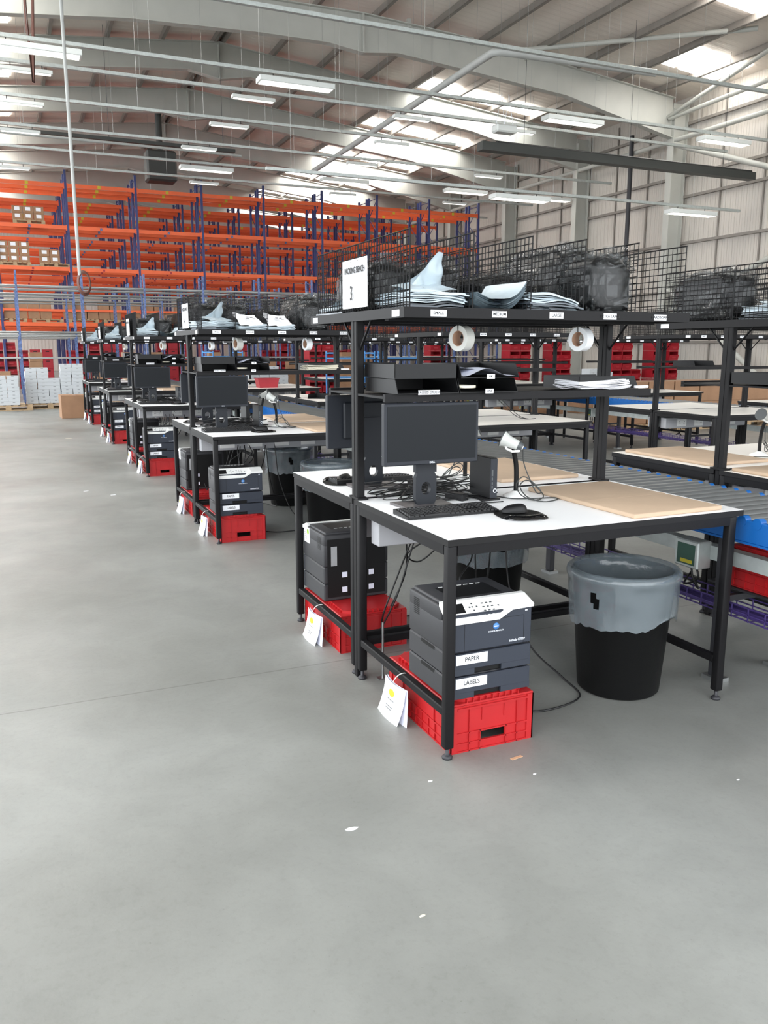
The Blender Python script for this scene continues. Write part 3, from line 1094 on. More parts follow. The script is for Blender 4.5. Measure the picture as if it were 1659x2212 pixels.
def make_crate():
    """upside-down euro crate, x 0..0.39, y 0..0.6, z 0..0.215, open handle on the front"""
    o = thing('plastic_crate', '', 'crate')
    W, D, H = 0.39, 0.6, 0.213
    b = MB()
    zs = [0.0, 0.03, 0.078, H - 0.014, H]
    b.box(0.0, W, 0.0, 0.004, 0.0, 0.0) if False else None
    # front and back walls built from panels round the handle opening
    for y0, y1, ys in ((0.006, 0.01, -1), (D - 0.01, D - 0.006, 1)):
        hx0, hx1 = 0.14, 0.255
        b.box(0.0, hx0, y0, y1, 0, H - 0.01).box(hx1, W, y0, y1, 0, H - 0.01)
        b.box(hx0, hx1, y0, y1, 0.078, H - 0.01).box(hx0, hx1, y0, y1, 0.0, 0.04)
        ya, yb = (0.0, 0.006) if ys < 0 else (D - 0.006, D)
        for x in (0.0, W - 0.03):
            b.box(x, x + 0.03, ya, yb, 0, H - 0.012)
        for z in (0.0, 0.034, 0.078):
            b.box(0.03, W - 0.03, ya, yb, z, z + 0.006)
        b.box(0.03, W - 0.03, ya - 0.002 if ys < 0 else ya, yb, H - 0.03, H - 0.022)
        for x in (0.085, 0.135, 0.258, 0.31):
            b.box(x, x + 0.004, ya, yb, 0, 0.084)
        for x in (0.085, 0.31):
            b.box(x, x + 0.003, ya, yb, 0.08, H - 0.02)
        for x in (0.145, 0.25):
            b.box(x, x + 0.0025, ya + 0.002, yb, 0.125, H - 0.02)
    for x0, x1, xa, xb in ((0.006, 0.01, 0, 0.006), (W - 0.01, W - 0.006, W - 0.006, W)):
        b.box(x0, x1, 0.006, D - 0.006, 0, H - 0.01)
        for y in (0.0, D - 0.03):
            b.box(xa, xb, y, y + 0.03, 0, H - 0.012)
        for z in (0.0, 0.034, 0.078):
            b.box(xa, xb, 0.03, D - 0.03, z, z + 0.006)
        for k in range(8):
            y = 0.08 + 0.06 * k
            b.box(xa, xb, y, y + 0.004, 0, 0.084)
        for y in (0.15, 0.45):
            b.box(xa, xb, y, y + 0.004, 0.08, H - 0.02)
    b.build('walls', 'red', o)
    base = MB().bbox(0.0, W, 0.0, D, H - 0.014, H - 0.004, 0.004)
    base.prism([(0.03, 0.05), (0.07, 0.016), (W - 0.07, 0.016), (W - 0.03, 0.05), (W - 0.03, D - 0.05), (W - 0.07, D - 0.016), (0.07, D - 0.016), (0.03, D - 0.05)], 2, H - 0.005, H + 0.012)
    ba = base.build('base_panel', 'red', o)
    r = MB()
    for k in range(9):
        x = 0.075 + k * 0.03
        r.box(x, x + 0.003, 0.004, 0.017, H - 0.005, H + 0.010)
        r.box(x, x + 0.003, D - 0.017, D - 0.004, H - 0.005, H + 0.010)
    for k in range(15):
        y = 0.06 + k * 0.034
        r.box(0.018, 0.031, y, y + 0.003, H - 0.005, H + 0.010)
        r.box(W - 0.031, W - 0.018, y, y + 0.003, H - 0.005, H + 0.010)
    r.build('edge_ribs', 'red', ba)
    return Proto(o)


def make_booklet():
    o = thing('instruction_booklet', '', 'booklet')

    def leaf(dx, dy, curl):
        def f(u, v):
            return (dx - curl * v * v - 0.004 - 0.014 * sin(pi * u) * (1 - v * .3), -0.105 + 0.21 * u + dy * v, 0.0 + (1 - v) * -0.0 - 0.175 * v)
        return f
    b = MB().grid(leaf(-0.012, 0.02, 0.035), 10, 8)
    c = b.build('cover', 'paper', o)
    MB().grid(leaf(-0.002, -0.012, 0.01), 10, 8).build('inner_page', 'paperb', o)
    b = MB()
    f = leaf(-0.0135, 0.02, 0.035)
    b.grid(lambda u, v: f(0.5 + 0.13 * cos(2 * pi * u) * v, 0.27 + 0.1 * sin(2 * pi * u) * v), 16, 2)
    b.build('yellow_oval', 'yellow', c, label='yellow oval print')
    b = MB()
    for k, (v0, l) in enumerate(((0.45, 0.3), (0.62, 0.34), (0.68, 0.26))):
        b.grid(lambda u, v: f(0.5 - l / 2 + l * u, v0 + 0.018 * v), 8, 1)
    b.build('printed_lines', 'dgrey', c)
    t = MB().tube(cat_curve([(-0.012, 0, -0.012), (-0.03, -0.01, 0.01), (-0.012, -0.02, 0.04), (0.02, -0.02, 0.046), (0.044, -0.02, 0.028)], 5), 0.0022, 6)
    t.build('cable_tie', 'offw', o, label='white cable tie')
    return Proto(o)


def make_bin():
    o = thing('waste_bin', '', 'bin')
    prof = [(0.0, 0.004), (0.185, 0.004), (0.192, 0.012), (0.236, 0.565), (0.245, 0.57), (0.245, 0.582), (0.228, 0.585), (0.186, 0.02), (0.0, 0.016)]
    MB().lathe(prof, 48).build('tub', 'bin', o)
    rnd = random.Random(8)

    def wob(i, j, r, z, a):
        k = noise.noise(Vector((cos(a) * 3, sin(a) * 3, z * 5)))
        k2 = noise.noise(Vector((cos(a) * 9, sin(a) * 9, z * 2)))
        if i == 0:
            return r + 0.004 + 0.012 * abs(k), z - 0.01 + 0.075 * noise.noise(Vector((cos(a) * 1.3, sin(a) * 1.3, 3))) + 0.012 * k2
        if i < 14:
            return r + 0.003 + 0.012 * abs(k) + 0.006 * abs(k2), z
        return r - 0.008 * abs(k) * min(1, max(0, i - 18) / 3), z
    pr = [(0.242, 0.368)] + [(0.243 + 0.0525 * (z - 0.41), z) for z in [0.395 + 0.0125 * q for q in range(12)]]
    pr += [(0.252, 0.548), (0.263, 0.56), (0.266, 0.575), (0.262, 0.592), (0.25, 0.602), (0.236, 0.602), (0.222, 0.592), (0.212, 0.55), (0.203, 0.44), (0.193, 0.3), (0.178, 0.14), (0.14, 0.05), (0.0, 0.035)]
    NJ = 110
    b = MB()
    b.lathe(pr, NJ, wob=wob)
    # ragged tear in the skirt

    def torn(f):
        i, j = f[0] // NJ, f[0] % NJ
        if i > 12:
            return False
        a, z = 2 * pi * (j + 0.5) / NJ - 3.52, pr[i][1] - 0.475
        return (a / 0.075 + z * 6) ** 2 + (z / 0.05) ** 2 < 0.8 + 0.7 * noise.noise(Vector((a * 25, z * 60, 2)))
    keep = [k for k, f in enumerate(b.f) if not torn(f)]
    b.f = [b.f[k] for k in keep]
    b.m = [b.m[k] for k in keep]
    b.s = [b.s[k] for k in keep]
    b.build('bin_liner', 'liner', o, label='grey translucent bin liner')
    return Proto(o)


monP, kbP, mouP, matP, pcP, scP, padP, prP, crP, bkP, binP = (make_monitor(), make_keyboard(), make_mouse(), make_mat(), make_pc(), make_scanner(), make_pad(), make_printer(), make_crate(), make_booklet(), make_bin())

for r in range(5):
    bx, by = org(0, r)
    bn = ORD[r] + ' bench along the aisle'
    for h in (0, 1):
        nm = '%s side of the %s' % (HALF[h], bn)
        far = h == 1
        F = 1.903

        def at(x, y, z):
            return (bx + x, by + (F - y if far else y), z)
        rz = pi if far else 0.0
        d = random.Random(r * 2 + h)
        monP.put('dark monitor on the table, ' + nm, at(0.224, 0.60, T), rz + (0.0 if r == 0 else d.uniform(-0.06, 0.06)), 'monitors on the benches')
        kbP.put('black keyboard before the monitor, ' + nm, at(0.235 if not far else 0.29, 0.46, T), rz, 'keyboards')
        matP.put('black mouse mat with glossy wrist rest, ' + nm, at(0.505 if not far else 0.13, 0.285 if not far else 0.45, T), rz - (0.2 if not far else 0.2), 'mouse mats')
        mouP.put('black mouse on its mat, ' + nm, at(0.50 if not far else 0.135, 0.33 if not far else 0.46, T + 0.005), rz + (1.25 if not far else -0.9), 'mice')
        if not far or r in (1,):
            pcP.put('upright black mini computer beside the monitor, ' + nm, at(0.575, 0.72, T), rz + 0.03, 'mini computers')
        if r < 4:
            scP.put('grey barcode scanner on its gooseneck stand, ' + nm, at(0.745, 0.70, T), rz + (0.2 if far else 0), 'barcode scanners')
        padP.put('brown cardboard sheet, conveyor end, ' + nm, (bx + 0.90, by + (0.025 if not far else 1.08), T), (0.02 if h == 0 else -0.01), 'cardboard work sheets')
        crP.put('red upturned crate under the printer, ' + nm, at(0.042 if not far else 0.432, 0.035, 0.0), rz, 'crates under the printers')
        prP.put('dark laser printer with labelled trays, ' + nm, at(0.032 if not far else 0.42, 0.045, 0.226), rz, 'laser printers')
        bkP.put('white booklet tied to the table stretcher, ' + nm, at(0.0 if not far else -0.0, 0.44 if not far else 0.38, 0.165), 0.0, 'instruction booklets')
        if r < 3:
            binP.put('black waste bin with grey liner, ' + nm, at(1.12, 0.33, 0.0), 0.0 if not far else 1.0, 'waste bins')


# ---------------------------------------------------------------- things on the overhead racks
def make_sign(num):
    o = thing('bench_sign', 'white PACKING BENCH sign hung on the %s aisle bench rack' % ORD[int(num) - 3], 'sign')

    def f(u, v):
        return (-0.012 + 0.006 * sin(3 * u) * (1 - v), 0.148 - 0.296 * u, 0.212 * v)
    MB().grid(f, 6, 4).build('sheet', 'paper', o)
    text('PACKING BENCH', 0.037, o, (-0.0155, -0.005, 0.163), (pi / 2, 0, -pi / 2), sx=0.82)
    text(num, 0.09, o, (-0.0155, 0.035, 0.062), (pi / 2, 0, -pi / 2), sx=0.8)
    for y in (-0.04, 0.05):
        MB().tube([(-0.012, y, 0.2), (0.0, y + 0.004, 0.225), (0.012, y, 0.205)], 0.0022, 5).build('tie', 'cable', o)
    return o


for r, num in enumerate('34567'):
    x, y = org(0, r)
    make_sign(num).location = (x - 0.004, y + 0.893, 1.786)


def sheet_stack(o, w, d, n, h, seed, curl=0.0, m='bag', name='bags'):
    """a pile of thin bags with ragged edges"""
    rnd = random.Random(seed)
    b = MB()
    for k in range(n):
        dx, dy = rnd.uniform(-.012, .012), rnd.uniform(-.02, .02)
        ww, dd = w * rnd.uniform(0.93, 1), d * rnd.uniform(0.93, 1)
        z = h * k / n
        t = h / n * 0.9

        def zz(u, v):
            return z + curl * max(0, u - 0.45) ** 2 * (0.3 + k / n) + 0.012 * noise.noise(Vector((u * 2.2, v * 2.2, k * 0.25 + seed)))
        b.grid(lambda u, v: (dx - ww / 2 + ww * u, dy - dd / 2 + dd * v, zz(u, v) + t), 7, 7)
        b.grid(lambda u, v: (dx - ww / 2 + ww * u, dy - dd / 2, zz(u, 0) + t * v), 7, 1)
        b.grid(lambda u, v: (dx + (-ww / 2 if v < 2 else 0), dy - dd / 2 + dd * u, zz(0, u) + t * v), 7, 1)
        b.grid(lambda u, v: (dx + ww / 2, dy - dd / 2 + dd * u, zz(1, u) + t * v), 7, 1)
    return b.build(name, m, o)


def fold(o, pts, m='bag', name='folded_bag'):
    """crumpled single bag: a quad patch through four corners with bends"""
    A, B_, C_, D_ = [Vector(p) for p in pts]

    def f(u, v):
        p = (A * (1 - u) + B_ * u) * (1 - v) + (D_ * (1 - u) + C_ * u) * v
        k = 0.022 * noise.noise(p * 9) + 0.012 * noise.noise(p * 24)
        return p + Vector((k, -k, k * 0.6)) * min(1, 6 * u * (1 - u) + 0.4)
    return MB().grid(f, 14, 14).build(name, m, o)


def make_small(seed):
    o = thing('mailing_bag_stack', '', 'mailing bags')
    sheet_stack(o, 0.25, 0.34, 5, 0.04, seed, 0.02, 'bagd', 'dark_bags')
    s = sheet_stack(o, 0.26, 0.36, 9, 0.05, seed + 1, -0.03)
    s.location = (0, 0, 0.042)
    fold(o, [(-0.12, -0.1, 0.09), (0.12, -0.12, 0.10), (0.06, 0.1, 0.15), (-0.10, 0.08, 0.13)])
    fold(o, [(-0.06, 0.0, 0.10), (0.12, 0.03, 0.11), (0.105, 0.02, 0.25), (0.085, 0.0, 0.262)])
    fold(o, [(-0.09, 0.08, 0.10), (0.04, 0.04, 0.12), (0.085, 0.0, 0.255), (0.04, 0.02, 0.19)])
    return Proto(o)


def make_medium(seed):
    o = thing('mailing_bag_stack', '', 'mailing bags')
    b = MB()
    for k in range(10):
        t = 0.006 * k

        def f(u, v, k=k, t=t):
            x = -0.125 + 0.25 * u
            z = 0.012 + t * 0.9 + 0.075 * max(0, (u - 0.5) * 2) ** 2.2 + 0.05 * max(0, 0.25 - u) * 4 * 0.5 + 0.006 * noise.noise(Vector((u * 3, v * 3, k * .2 + seed)))
            return (x - 0.02 * max(0, u - 0.8) * k * .3, -0.17 + 0.34 * v - 0.004 * k + 0.02 * noise.noise(Vector((k * 3.1, u, 0))), z)
        b.grid(f, 12, 6)
    b.build('curled_bags', 'bag', o)
    return Proto(o)


def make_large(seed):
    o = thing('mailing_bag_stack', '', 'mailing bags')
    sheet_stack(o, 0.27, 0.40, 7, 0.05, seed, -0.05, 'bagd', 'dark_bags')
    s = sheet_stack(o, 0.265, 0.38, 6, 0.04, seed + 2, -0.12)
    s.location = (0, 0.0, 0.055)
    fold(o, [(-0.13, -0.19, 0.03), (0.14, -0.2, 0.01), (0.12, 0.1, 0.11), (-0.12, 0.1, 0.13)])
    return Proto(o)


def make_printed(seed):
    o = thing('mailing_bag_stack', '', 'mailing bags')
    sheet_stack(o, 0.26, 0.36, 8, 0.05, seed, 0.05)
    f = fold(o, [(-0.12, -0.17, 0.05), (0.12, -0.19, 0.05), (0.12, 0.12, 0.15), (-0.08, 0.12, 0.18)], 'paper', 'top_bag')
    b = MB()
    for i, (u, v) in enumerate(((-0.02, 0.0), (0.02, 0.02), (-0.01, 0.04), (0.03, -0.02))):
        b.bbox(u, u + 0.02, v - 0.08, v - 0.06, 0.118 + v * 0.3, 0.122 + v * 0.3, 0.001)
    b.build('printed_marks', 'ink', f)
    return Proto(o)


def make_bundle(sx, sy, sz, seed, lean=0.0, wrap=True):
    o = thing('wrapped_bundle', '', 'wrapped bag bundle')
    b = MB().blob((0, 0, sz), (sx, sy, sz), 0.45, 0.10, 2.2, seed, flat=0.002)
    b.v = [(v[0] + lean * v[2], v[1], v[2]) for v in b.v]
    b.build('black_bags', 'blackbag', o)
    if wrap:
        c = MB().blob((0, 0, sz * 1.04), (sx * 1.08, sy * 1.06, sz * 1.07), 0.45, 0.2, 5.0, seed + 5, 52, 34, flat=0.001)
        c.s = [False] * len(c.s)
        c.v = [(v[0] + lean * v[2], v[1], v[2]) for v in c.v]
        w_ = c.build('clear_wrap', 'clear', o, label='clear crinkled plastic wrap')
        t = MB()

        def f(u, v):
            a = 2 * pi * u
            rr = 0.028 * (1 - v) + 0.05 * v + 0.012 * noise.noise(Vector((cos(a) * 3, sin(a) * 3, v * 2 + seed)))
            return (sx * 0.75 + rr * cos(a) + lean * sz * 2 * 0.9 + 0.02 * v, rr * sin(a) * 1.3, sz * 1.9 + 0.075 * v)
        t.grid(f, 16, 4)
        t.build('gathered_end', 'clear', w_)
    return Proto(o)


smP, mdP, lgP, prtP = make_small(3), make_medium(5), make_large(7), make_printed(9)
bnA, bnB, bnC, bnD = make_bundle(0.115, 0.26, 0.165, 1, 0.3), make_bundle(0.118, 0.125, 0.13, 4), make_bundle(0.12, 0.15, 0.125, 8), make_bundle(0.12, 0.2, 0.10, 11)
ZS = 1.7505
for r in range(5):
    x, y = org(0, r)
    bn = ORD[r] + ' aisle bench rack'
    L = [('small grey mailing bags with a corner sticking up', smP, 0.175, 0.62, 0.0), ('curled medium mailing bags', mdP, 0.455, 0.60, 0.0),
         ('%s mailing bags' % ('large loose grey' if r != 1 else 'white printed large'), lgP if r != 1 else prtP, 0.735, 0.62, 0.0),
         ('black bag bundle in clear wrap at the front', bnB, 1.055, 0.56, 0.05), ]
    if r == 1:
        L[1] = ('white printed medium mailing bags', prtP, 0.46, 0.6, 0.1)
        L[0] = ('grey mailing bags folded over', smP, 0.18, 0.62, 0.5)
    if r < 4:
        L += [('long black bag bundle leaning behind the front one', bnA, 0.985, 0.98, 0.0), ('black bag bundle at the aisle end behind', bnC, 0.175, 1.12, 0.3), ('clear wrapped bundle behind the curled bags', bnC, 0.46, 1.13, 0.0)]
    if r < 3:
        L += [('pale mailing bags at the far side, aisle end', lgP, 0.17, 1.33, pi), ('pale mailing bags at the far side, middle', mdP, 0.74, 1.27, pi), ('low wrapped bundle at the far side', bnD, 0.735, 0.97 + 0.02, 0.0)]
    for k, (lab, p, dx, dy, a) in enumerate(L):
        if k > 3 and r == 1 and p is bnA:
            dx = 1.0
        p.put('%s, %s' % (lab, bn), (x + dx, y + dy, ZS), a, 'packaging on the top shelves')
x, y = org(1, 0)
bnD2 = make_bundle(0.125, 0.24, 0.15, 14)
bnD2.put('black bag bundle in clear wrap, nearest rack right of the conveyor', (x + 0.175, y + 1.25, ZS), 0.0, 'packaging on the top shelves')
lgP.put('pale blue mailing bags, nearest rack right of the conveyor, front', (x + 0.175, y + 0.72, ZS), 0.0, 'packaging on the top shelves')
smP.put('crumpled pale mailing bags, nearest rack right of the conveyor, second bay', (x + 0.46, y + 0.75, ZS), 0.0, 'packaging on the top shelves')


# ---- tape rolls hung under the top shelf
def make_tape(core_m, tape_m):
    o = thing('tape_roll', '', 'tape roll')
    MB().lathe([(0.034, -0.0245), (0.056, -0.0245), (0.056, 0.0245), (0.034, 0.0245)], 40, 0, (0, 0, 0), 1, smooth=False).build('tape', tape_m, o)
    MB().lathe([(0.034, -0.0246), (0.034, 0.0246), (0.0315, 0.0246), (0.0315, -0.0246), (0.034, -0.0246)], 32, 0, (0, 0, 0), 1).build('core', 'core', o, label='brown card core')
    MB().tube([(0, 0, 0.0335), (0, -0.026, 0.034), (0, -0.028, 0.06), (0, -0.005, 0.078), (0, 0.026, 0.06), (0, 0.026, 0.034), (0, 0, 0.0335)], 0.0022, 5).build('hanging_loop', 'cable', o)
    MB().cyl((0, -0.005, 0.077), (0, -0.005, 0.093), 0.002, 5).build('hook', 'cable', o)
    return Proto(o)


tgP, twP = make_tape('core', 'tapeg'), make_tape('core', 'tapew')
for r in range(5):
    x, y = org(0, r)
    if r < 4:
        tgP.put('translucent parcel tape roll hanging from the %s aisle bench rack' % ORD[r], (x + 0.385, y + 0.62, 1.650), -1.25 - 0.05 * r, 'hanging tape rolls')
    twP.put('white label tape roll hanging from the %s aisle bench rack' % ORD[r], (x + 1.03, y + 0.62, 1.650), -1.3 - 0.05 * r, 'hanging tape rolls')


# ---- letter trays
def make_tray(words, paper=None):
    """open front, sides cut back at the front; x centred 0.30 wide, y 0..0.36"""
    o = thing('letter_tray', '', 'letter tray')
    b = MB().box(-0.15, 0.15, 0.0, 0.36, 0.0, 0.003)
    for x0, x1 in ((-0.15, -0.147), (0.147, 0.15)):
        b.prism([(0.0, 0.003), (0.36, 0.003), (0.36, 0.062), (0.03, 0.062)], 0, x0, x1)
    b.box(-0.15, 0.15, 0.357, 0.36, 0.003, 0.062)
    b.build('shell', 'blackp', o)
    if words:
        w_ = 0.105 if len(words) > 4 else 0.042
        t = MB().box(-w_ / 2, w_ / 2, -0.001, 0.0006, -0.006, 0.014).build('tray_label', 'paper', o, label='white tray label')
        t.location = (0.0, -0.001, 0.002)
        text(words, 0.0145, t, (0, -0.0015, 0.004), sx=0.95)
    if paper == 'sheet':
        MB().grid(lambda u, v: (-0.14 + 0.27 * u, 0.0 + 0.3 * v, 0.008 + 0.045 * sin(pi * min(1, u * 1.15)) ** 2 * (0.55 + 0.45 * u) + 0.004 * sin(5 * v)), 14, 6).build('curved_sheet', 'paperb', o)
        MB().grid(lambda u, v: (-0.14 + 0.2 * u, 0.05 + 0.28 * v, 0.05 - 0.03 * u), 8, 4).build('loose_sheet', 'paper', o)
    if paper == 'roll':
        b = MB()
        b.lathe([(0.045, 0), (0.055, 0), (0.055, 0.012), (0.045, 0.012), (0.045, 0)], 24, 0, (-0.1, 0.06, 0.02))
        b.build('tape_ring', 'cream', o)
    return Proto(o)


trK, trU, trS, trN = make_tray('UK', 'sheet'), make_tray('USA', 'roll'), make_tray('PACKED ORDERS'), make_tray('')
for r in range(5):
    x, y = org(0, r)
    bn = ORD[r] + ' aisle bench'
    trS.put('lower black tray labelled PACKED ORDERS, ' + bn, (x + 0.205, y + 0.58, 1.4125), 0, 'letter trays')
    trU.put('lower black tray labelled USA, ' + bn, (x + 0.51, y + 0.58, 1.4125), 0, 'letter trays')
    trK.put('upper black tray labelled UK holding white sheets, ' + bn, (x + 0.515, y + 0.58, 1.4775), 0, 'letter trays')
    if r < 3:
        trN.put('empty upper black tray at the left, ' + bn, (x + 0.20, y + 0.96, 1.4775), pi, 'letter trays')
    trN.put('black tray lying sideways at the conveyor end, ' + bn, (x + 1.40, y + 0.78, 1.4125), pi / 2, 'letter trays')
    if r < 3:
        o = thing('paper_stack', 'stack of %s paper in the sideways tray, %s' % ('white' if r != 1 else 'cream', bn), 'paper', (x + 1.17, y + 0.70, 1.4165), 'paper stacks')
        sheet_stack(o, 0.3, 0.21, 7, 0.04, 20 + r, 0.02, 'paper' if r != 1 else 'cream', 'sheets')
        t = MB().bbox(-0.04, 0.04, -0.006, 0.012, 0.0, 0.012, 0.002).build('tray_label', 'paper', None)
        t.parent = o
        t.location = (0.22, -0.13 + 0.025, 0.0)
for (c, r, dx, dy, a, lab) in ((1, 0, 0.36, 0.75, pi / 2, 'black tray on the middle shelf, nearest rack right of the conveyor'), (1, 0, 0.75, 0.75, pi / 2, 'second black tray on the same shelf, nearest rack right of the conveyor'), (2, 1, 0.5, 0.7, 0, 'black tray on the middle shelf, second rack left of the far conveyor')):
    x, y = org(c, r)
    trN.put(lab, (x + dx, y + dy, 1.4125), a, 'letter trays')
x, y = org(1, 2)
o = trN.put('black tray upended on the table, third bench right of the first conveyor', (x + 0.25, y + 0.75, 0.952), 0, 'letter trays')
o.rotation_euler = (0.0, 0.0, -0.7)
o.location = (x + 0.2, y + 0.6, 0.9)
x, y = org(1, 3)
o = thing('tote_basket', 'red plastic basket on the white table right of the conveyor', 'basket', (x + 0.55, y + 0.4, T))
b = MB()
b.prism([(-0.17, 0.0), (0.17, 0.0), (0.2, 0.16), (-0.2, 0.16)], 1, -0.13, 0.13)
b.build('tub', 'redbin', o)
MB().box(-0.21, 0.21, -0.14, 0.14, 0.16, 0.175).build('rim', 'redbin', o)
x, y = org(1, 0)
o = scP.put('grey barcode scanner on the far table right of the conveyor', (x + 0.78, y + 1.35, T), 0.9)
padP.put('brown cardboard sheet, far table of the nearest bench right of the conveyor', (x + 0.07, y + 1.08, T), 0.0, 'cardboard work sheets')
padP.put('brown cardboard sheet, near table of the nearest bench right of the conveyor', (x + 0.04, y + 0.1, T), 0.0, 'cardboard work sheets')
x, y = org(1, 1)
o = thing('loose_lead', 'two thin black leads hanging down onto the empty white table', 'cable', (x + 0.95, y + 0.42, T))
for k in (0, 1):
    MB().tube(cat_curve([(-0.30 + 0.03 * k, 0.5, 0.5), (-0.24 + 0.04 * k, 0.3, 0.3), (-0.10 + 0.04 * k, 0.05, 0.06), (0.02 + .03 * k, 0.0, 0.005), (0.16, 0.02, 0.004)], 6), 0.0035, 5).build('lead', 'cable', o)

# ---------------------------------------------------------------- cables on and under the benches
def make_tangle(seed):
    o = thing('cable_tangle', '', 'cables')
    rnd = random.Random(seed)
    for k in range(6):
        p = [Vector((rnd.uniform(-0.28, 0.3), rnd.uniform(-0.10, 0.14), 0.006))]
        for j in range(6):
            p.append(Vector((rnd.uniform(-0.28, 0.34), rnd.uniform(-0.09, 0.15), rnd.choice((0.006, 0.008, 0.012, 0.03, 0.06)))))
        p.append(Vector((rnd.uniform(-0.3, 0.3), 0.13, 0.006)))
        MB().tube(cat_curve(p, 6), rnd.choice((0.0025, 0.003, 0.004)), 6).build('cable', 'cable', o)
    return Proto(o)


tangleP = make_tangle(3)


def make_undercables():
    o = thing('power_leads', '', 'cables')
    P = [[(0.40, 0.80, 0.73), (0.38, 0.74, 0.66), (0.40, 0.68, 0.42), (0.33, 0.60, 0.18), (0.30, 0.55, 0.07), (0.22, 0.46, 0.10)],
         [(0.46, 0.80, 0.73), (0.44, 0.72, 0.62), (0.34, 0.70, 0.30), (0.25, 0.63, 0.06), (0.20, 0.68, 0.01)],
         [(0.5, 0.80, 0.74), (0.52, 0.72, 0.62), (0.42, 0.66, 0.52), (0.52, 0.62, 0.46), (0.62, 0.72, 0.60), (0.66, 0.80, 0.72)],
         [(0.42, 0.80, 0.72), (0.36, 0.70, 0.45), (0.28, 0.66, 0.2), (0.3, 0.55, 0.04), (0.2, 0.47, 0.3)],
         [(0.75, 0.80, 0.73), (0.78, 0.78, 0.4), (0.86, 0.7, 0.12), (0.92, 0.5, 0.012), (0.86, 0.28, 0.008), (0.62, 0.22, 0.008), (0.48, 0.30, 0.01)]]
    for p in P:
        MB().tube(cat_curve(p, 6), 0.0045, 7).build('cable', 'cable', o)
    return Proto(o)


underP = make_undercables()
adP = Proto(thing('power_adapter', '', 'power adapter'))
MB().bbox(-0.055, 0.055, -0.024, 0.024, 0.0, 0.034, 0.004).build('block', 'blackp', adP.root)
MB().tube(cat_curve([(0.055, 0, 0.017), (0.1, 0.03, 0.012), (0.16, 0.02, 0.004), (0.2, 0.1, 0.004)], 5), 0.003, 6).build('lead', 'cable', adP.root)
for r in range(3):
    for h in (0, 1):
        x, y = org(0, r)
        nm = '%s side of the %s aisle bench' % (HALF[h], ORD[r])
        sy = -1.0 if h else 1.0
        yy = y + (1.903 if h else 0)
        tangleP.put('black cables tangled behind the monitor, ' + nm, (x + 0.36, yy + sy * 0.80, T), 0.0, 'cable tangles', sy)
        underP.put('black power leads hanging under the table, ' + nm, (x, yy, 0), 0.0, 'hanging power leads', sy)
        adP.put('black power adapter block among the cables, ' + nm, (x + 0.44, yy + sy * 0.74, T), -1.2, 'power adapters', sy)

# ---------------------------------------------------------------- roller conveyors
NR1, NR2 = 100, 130


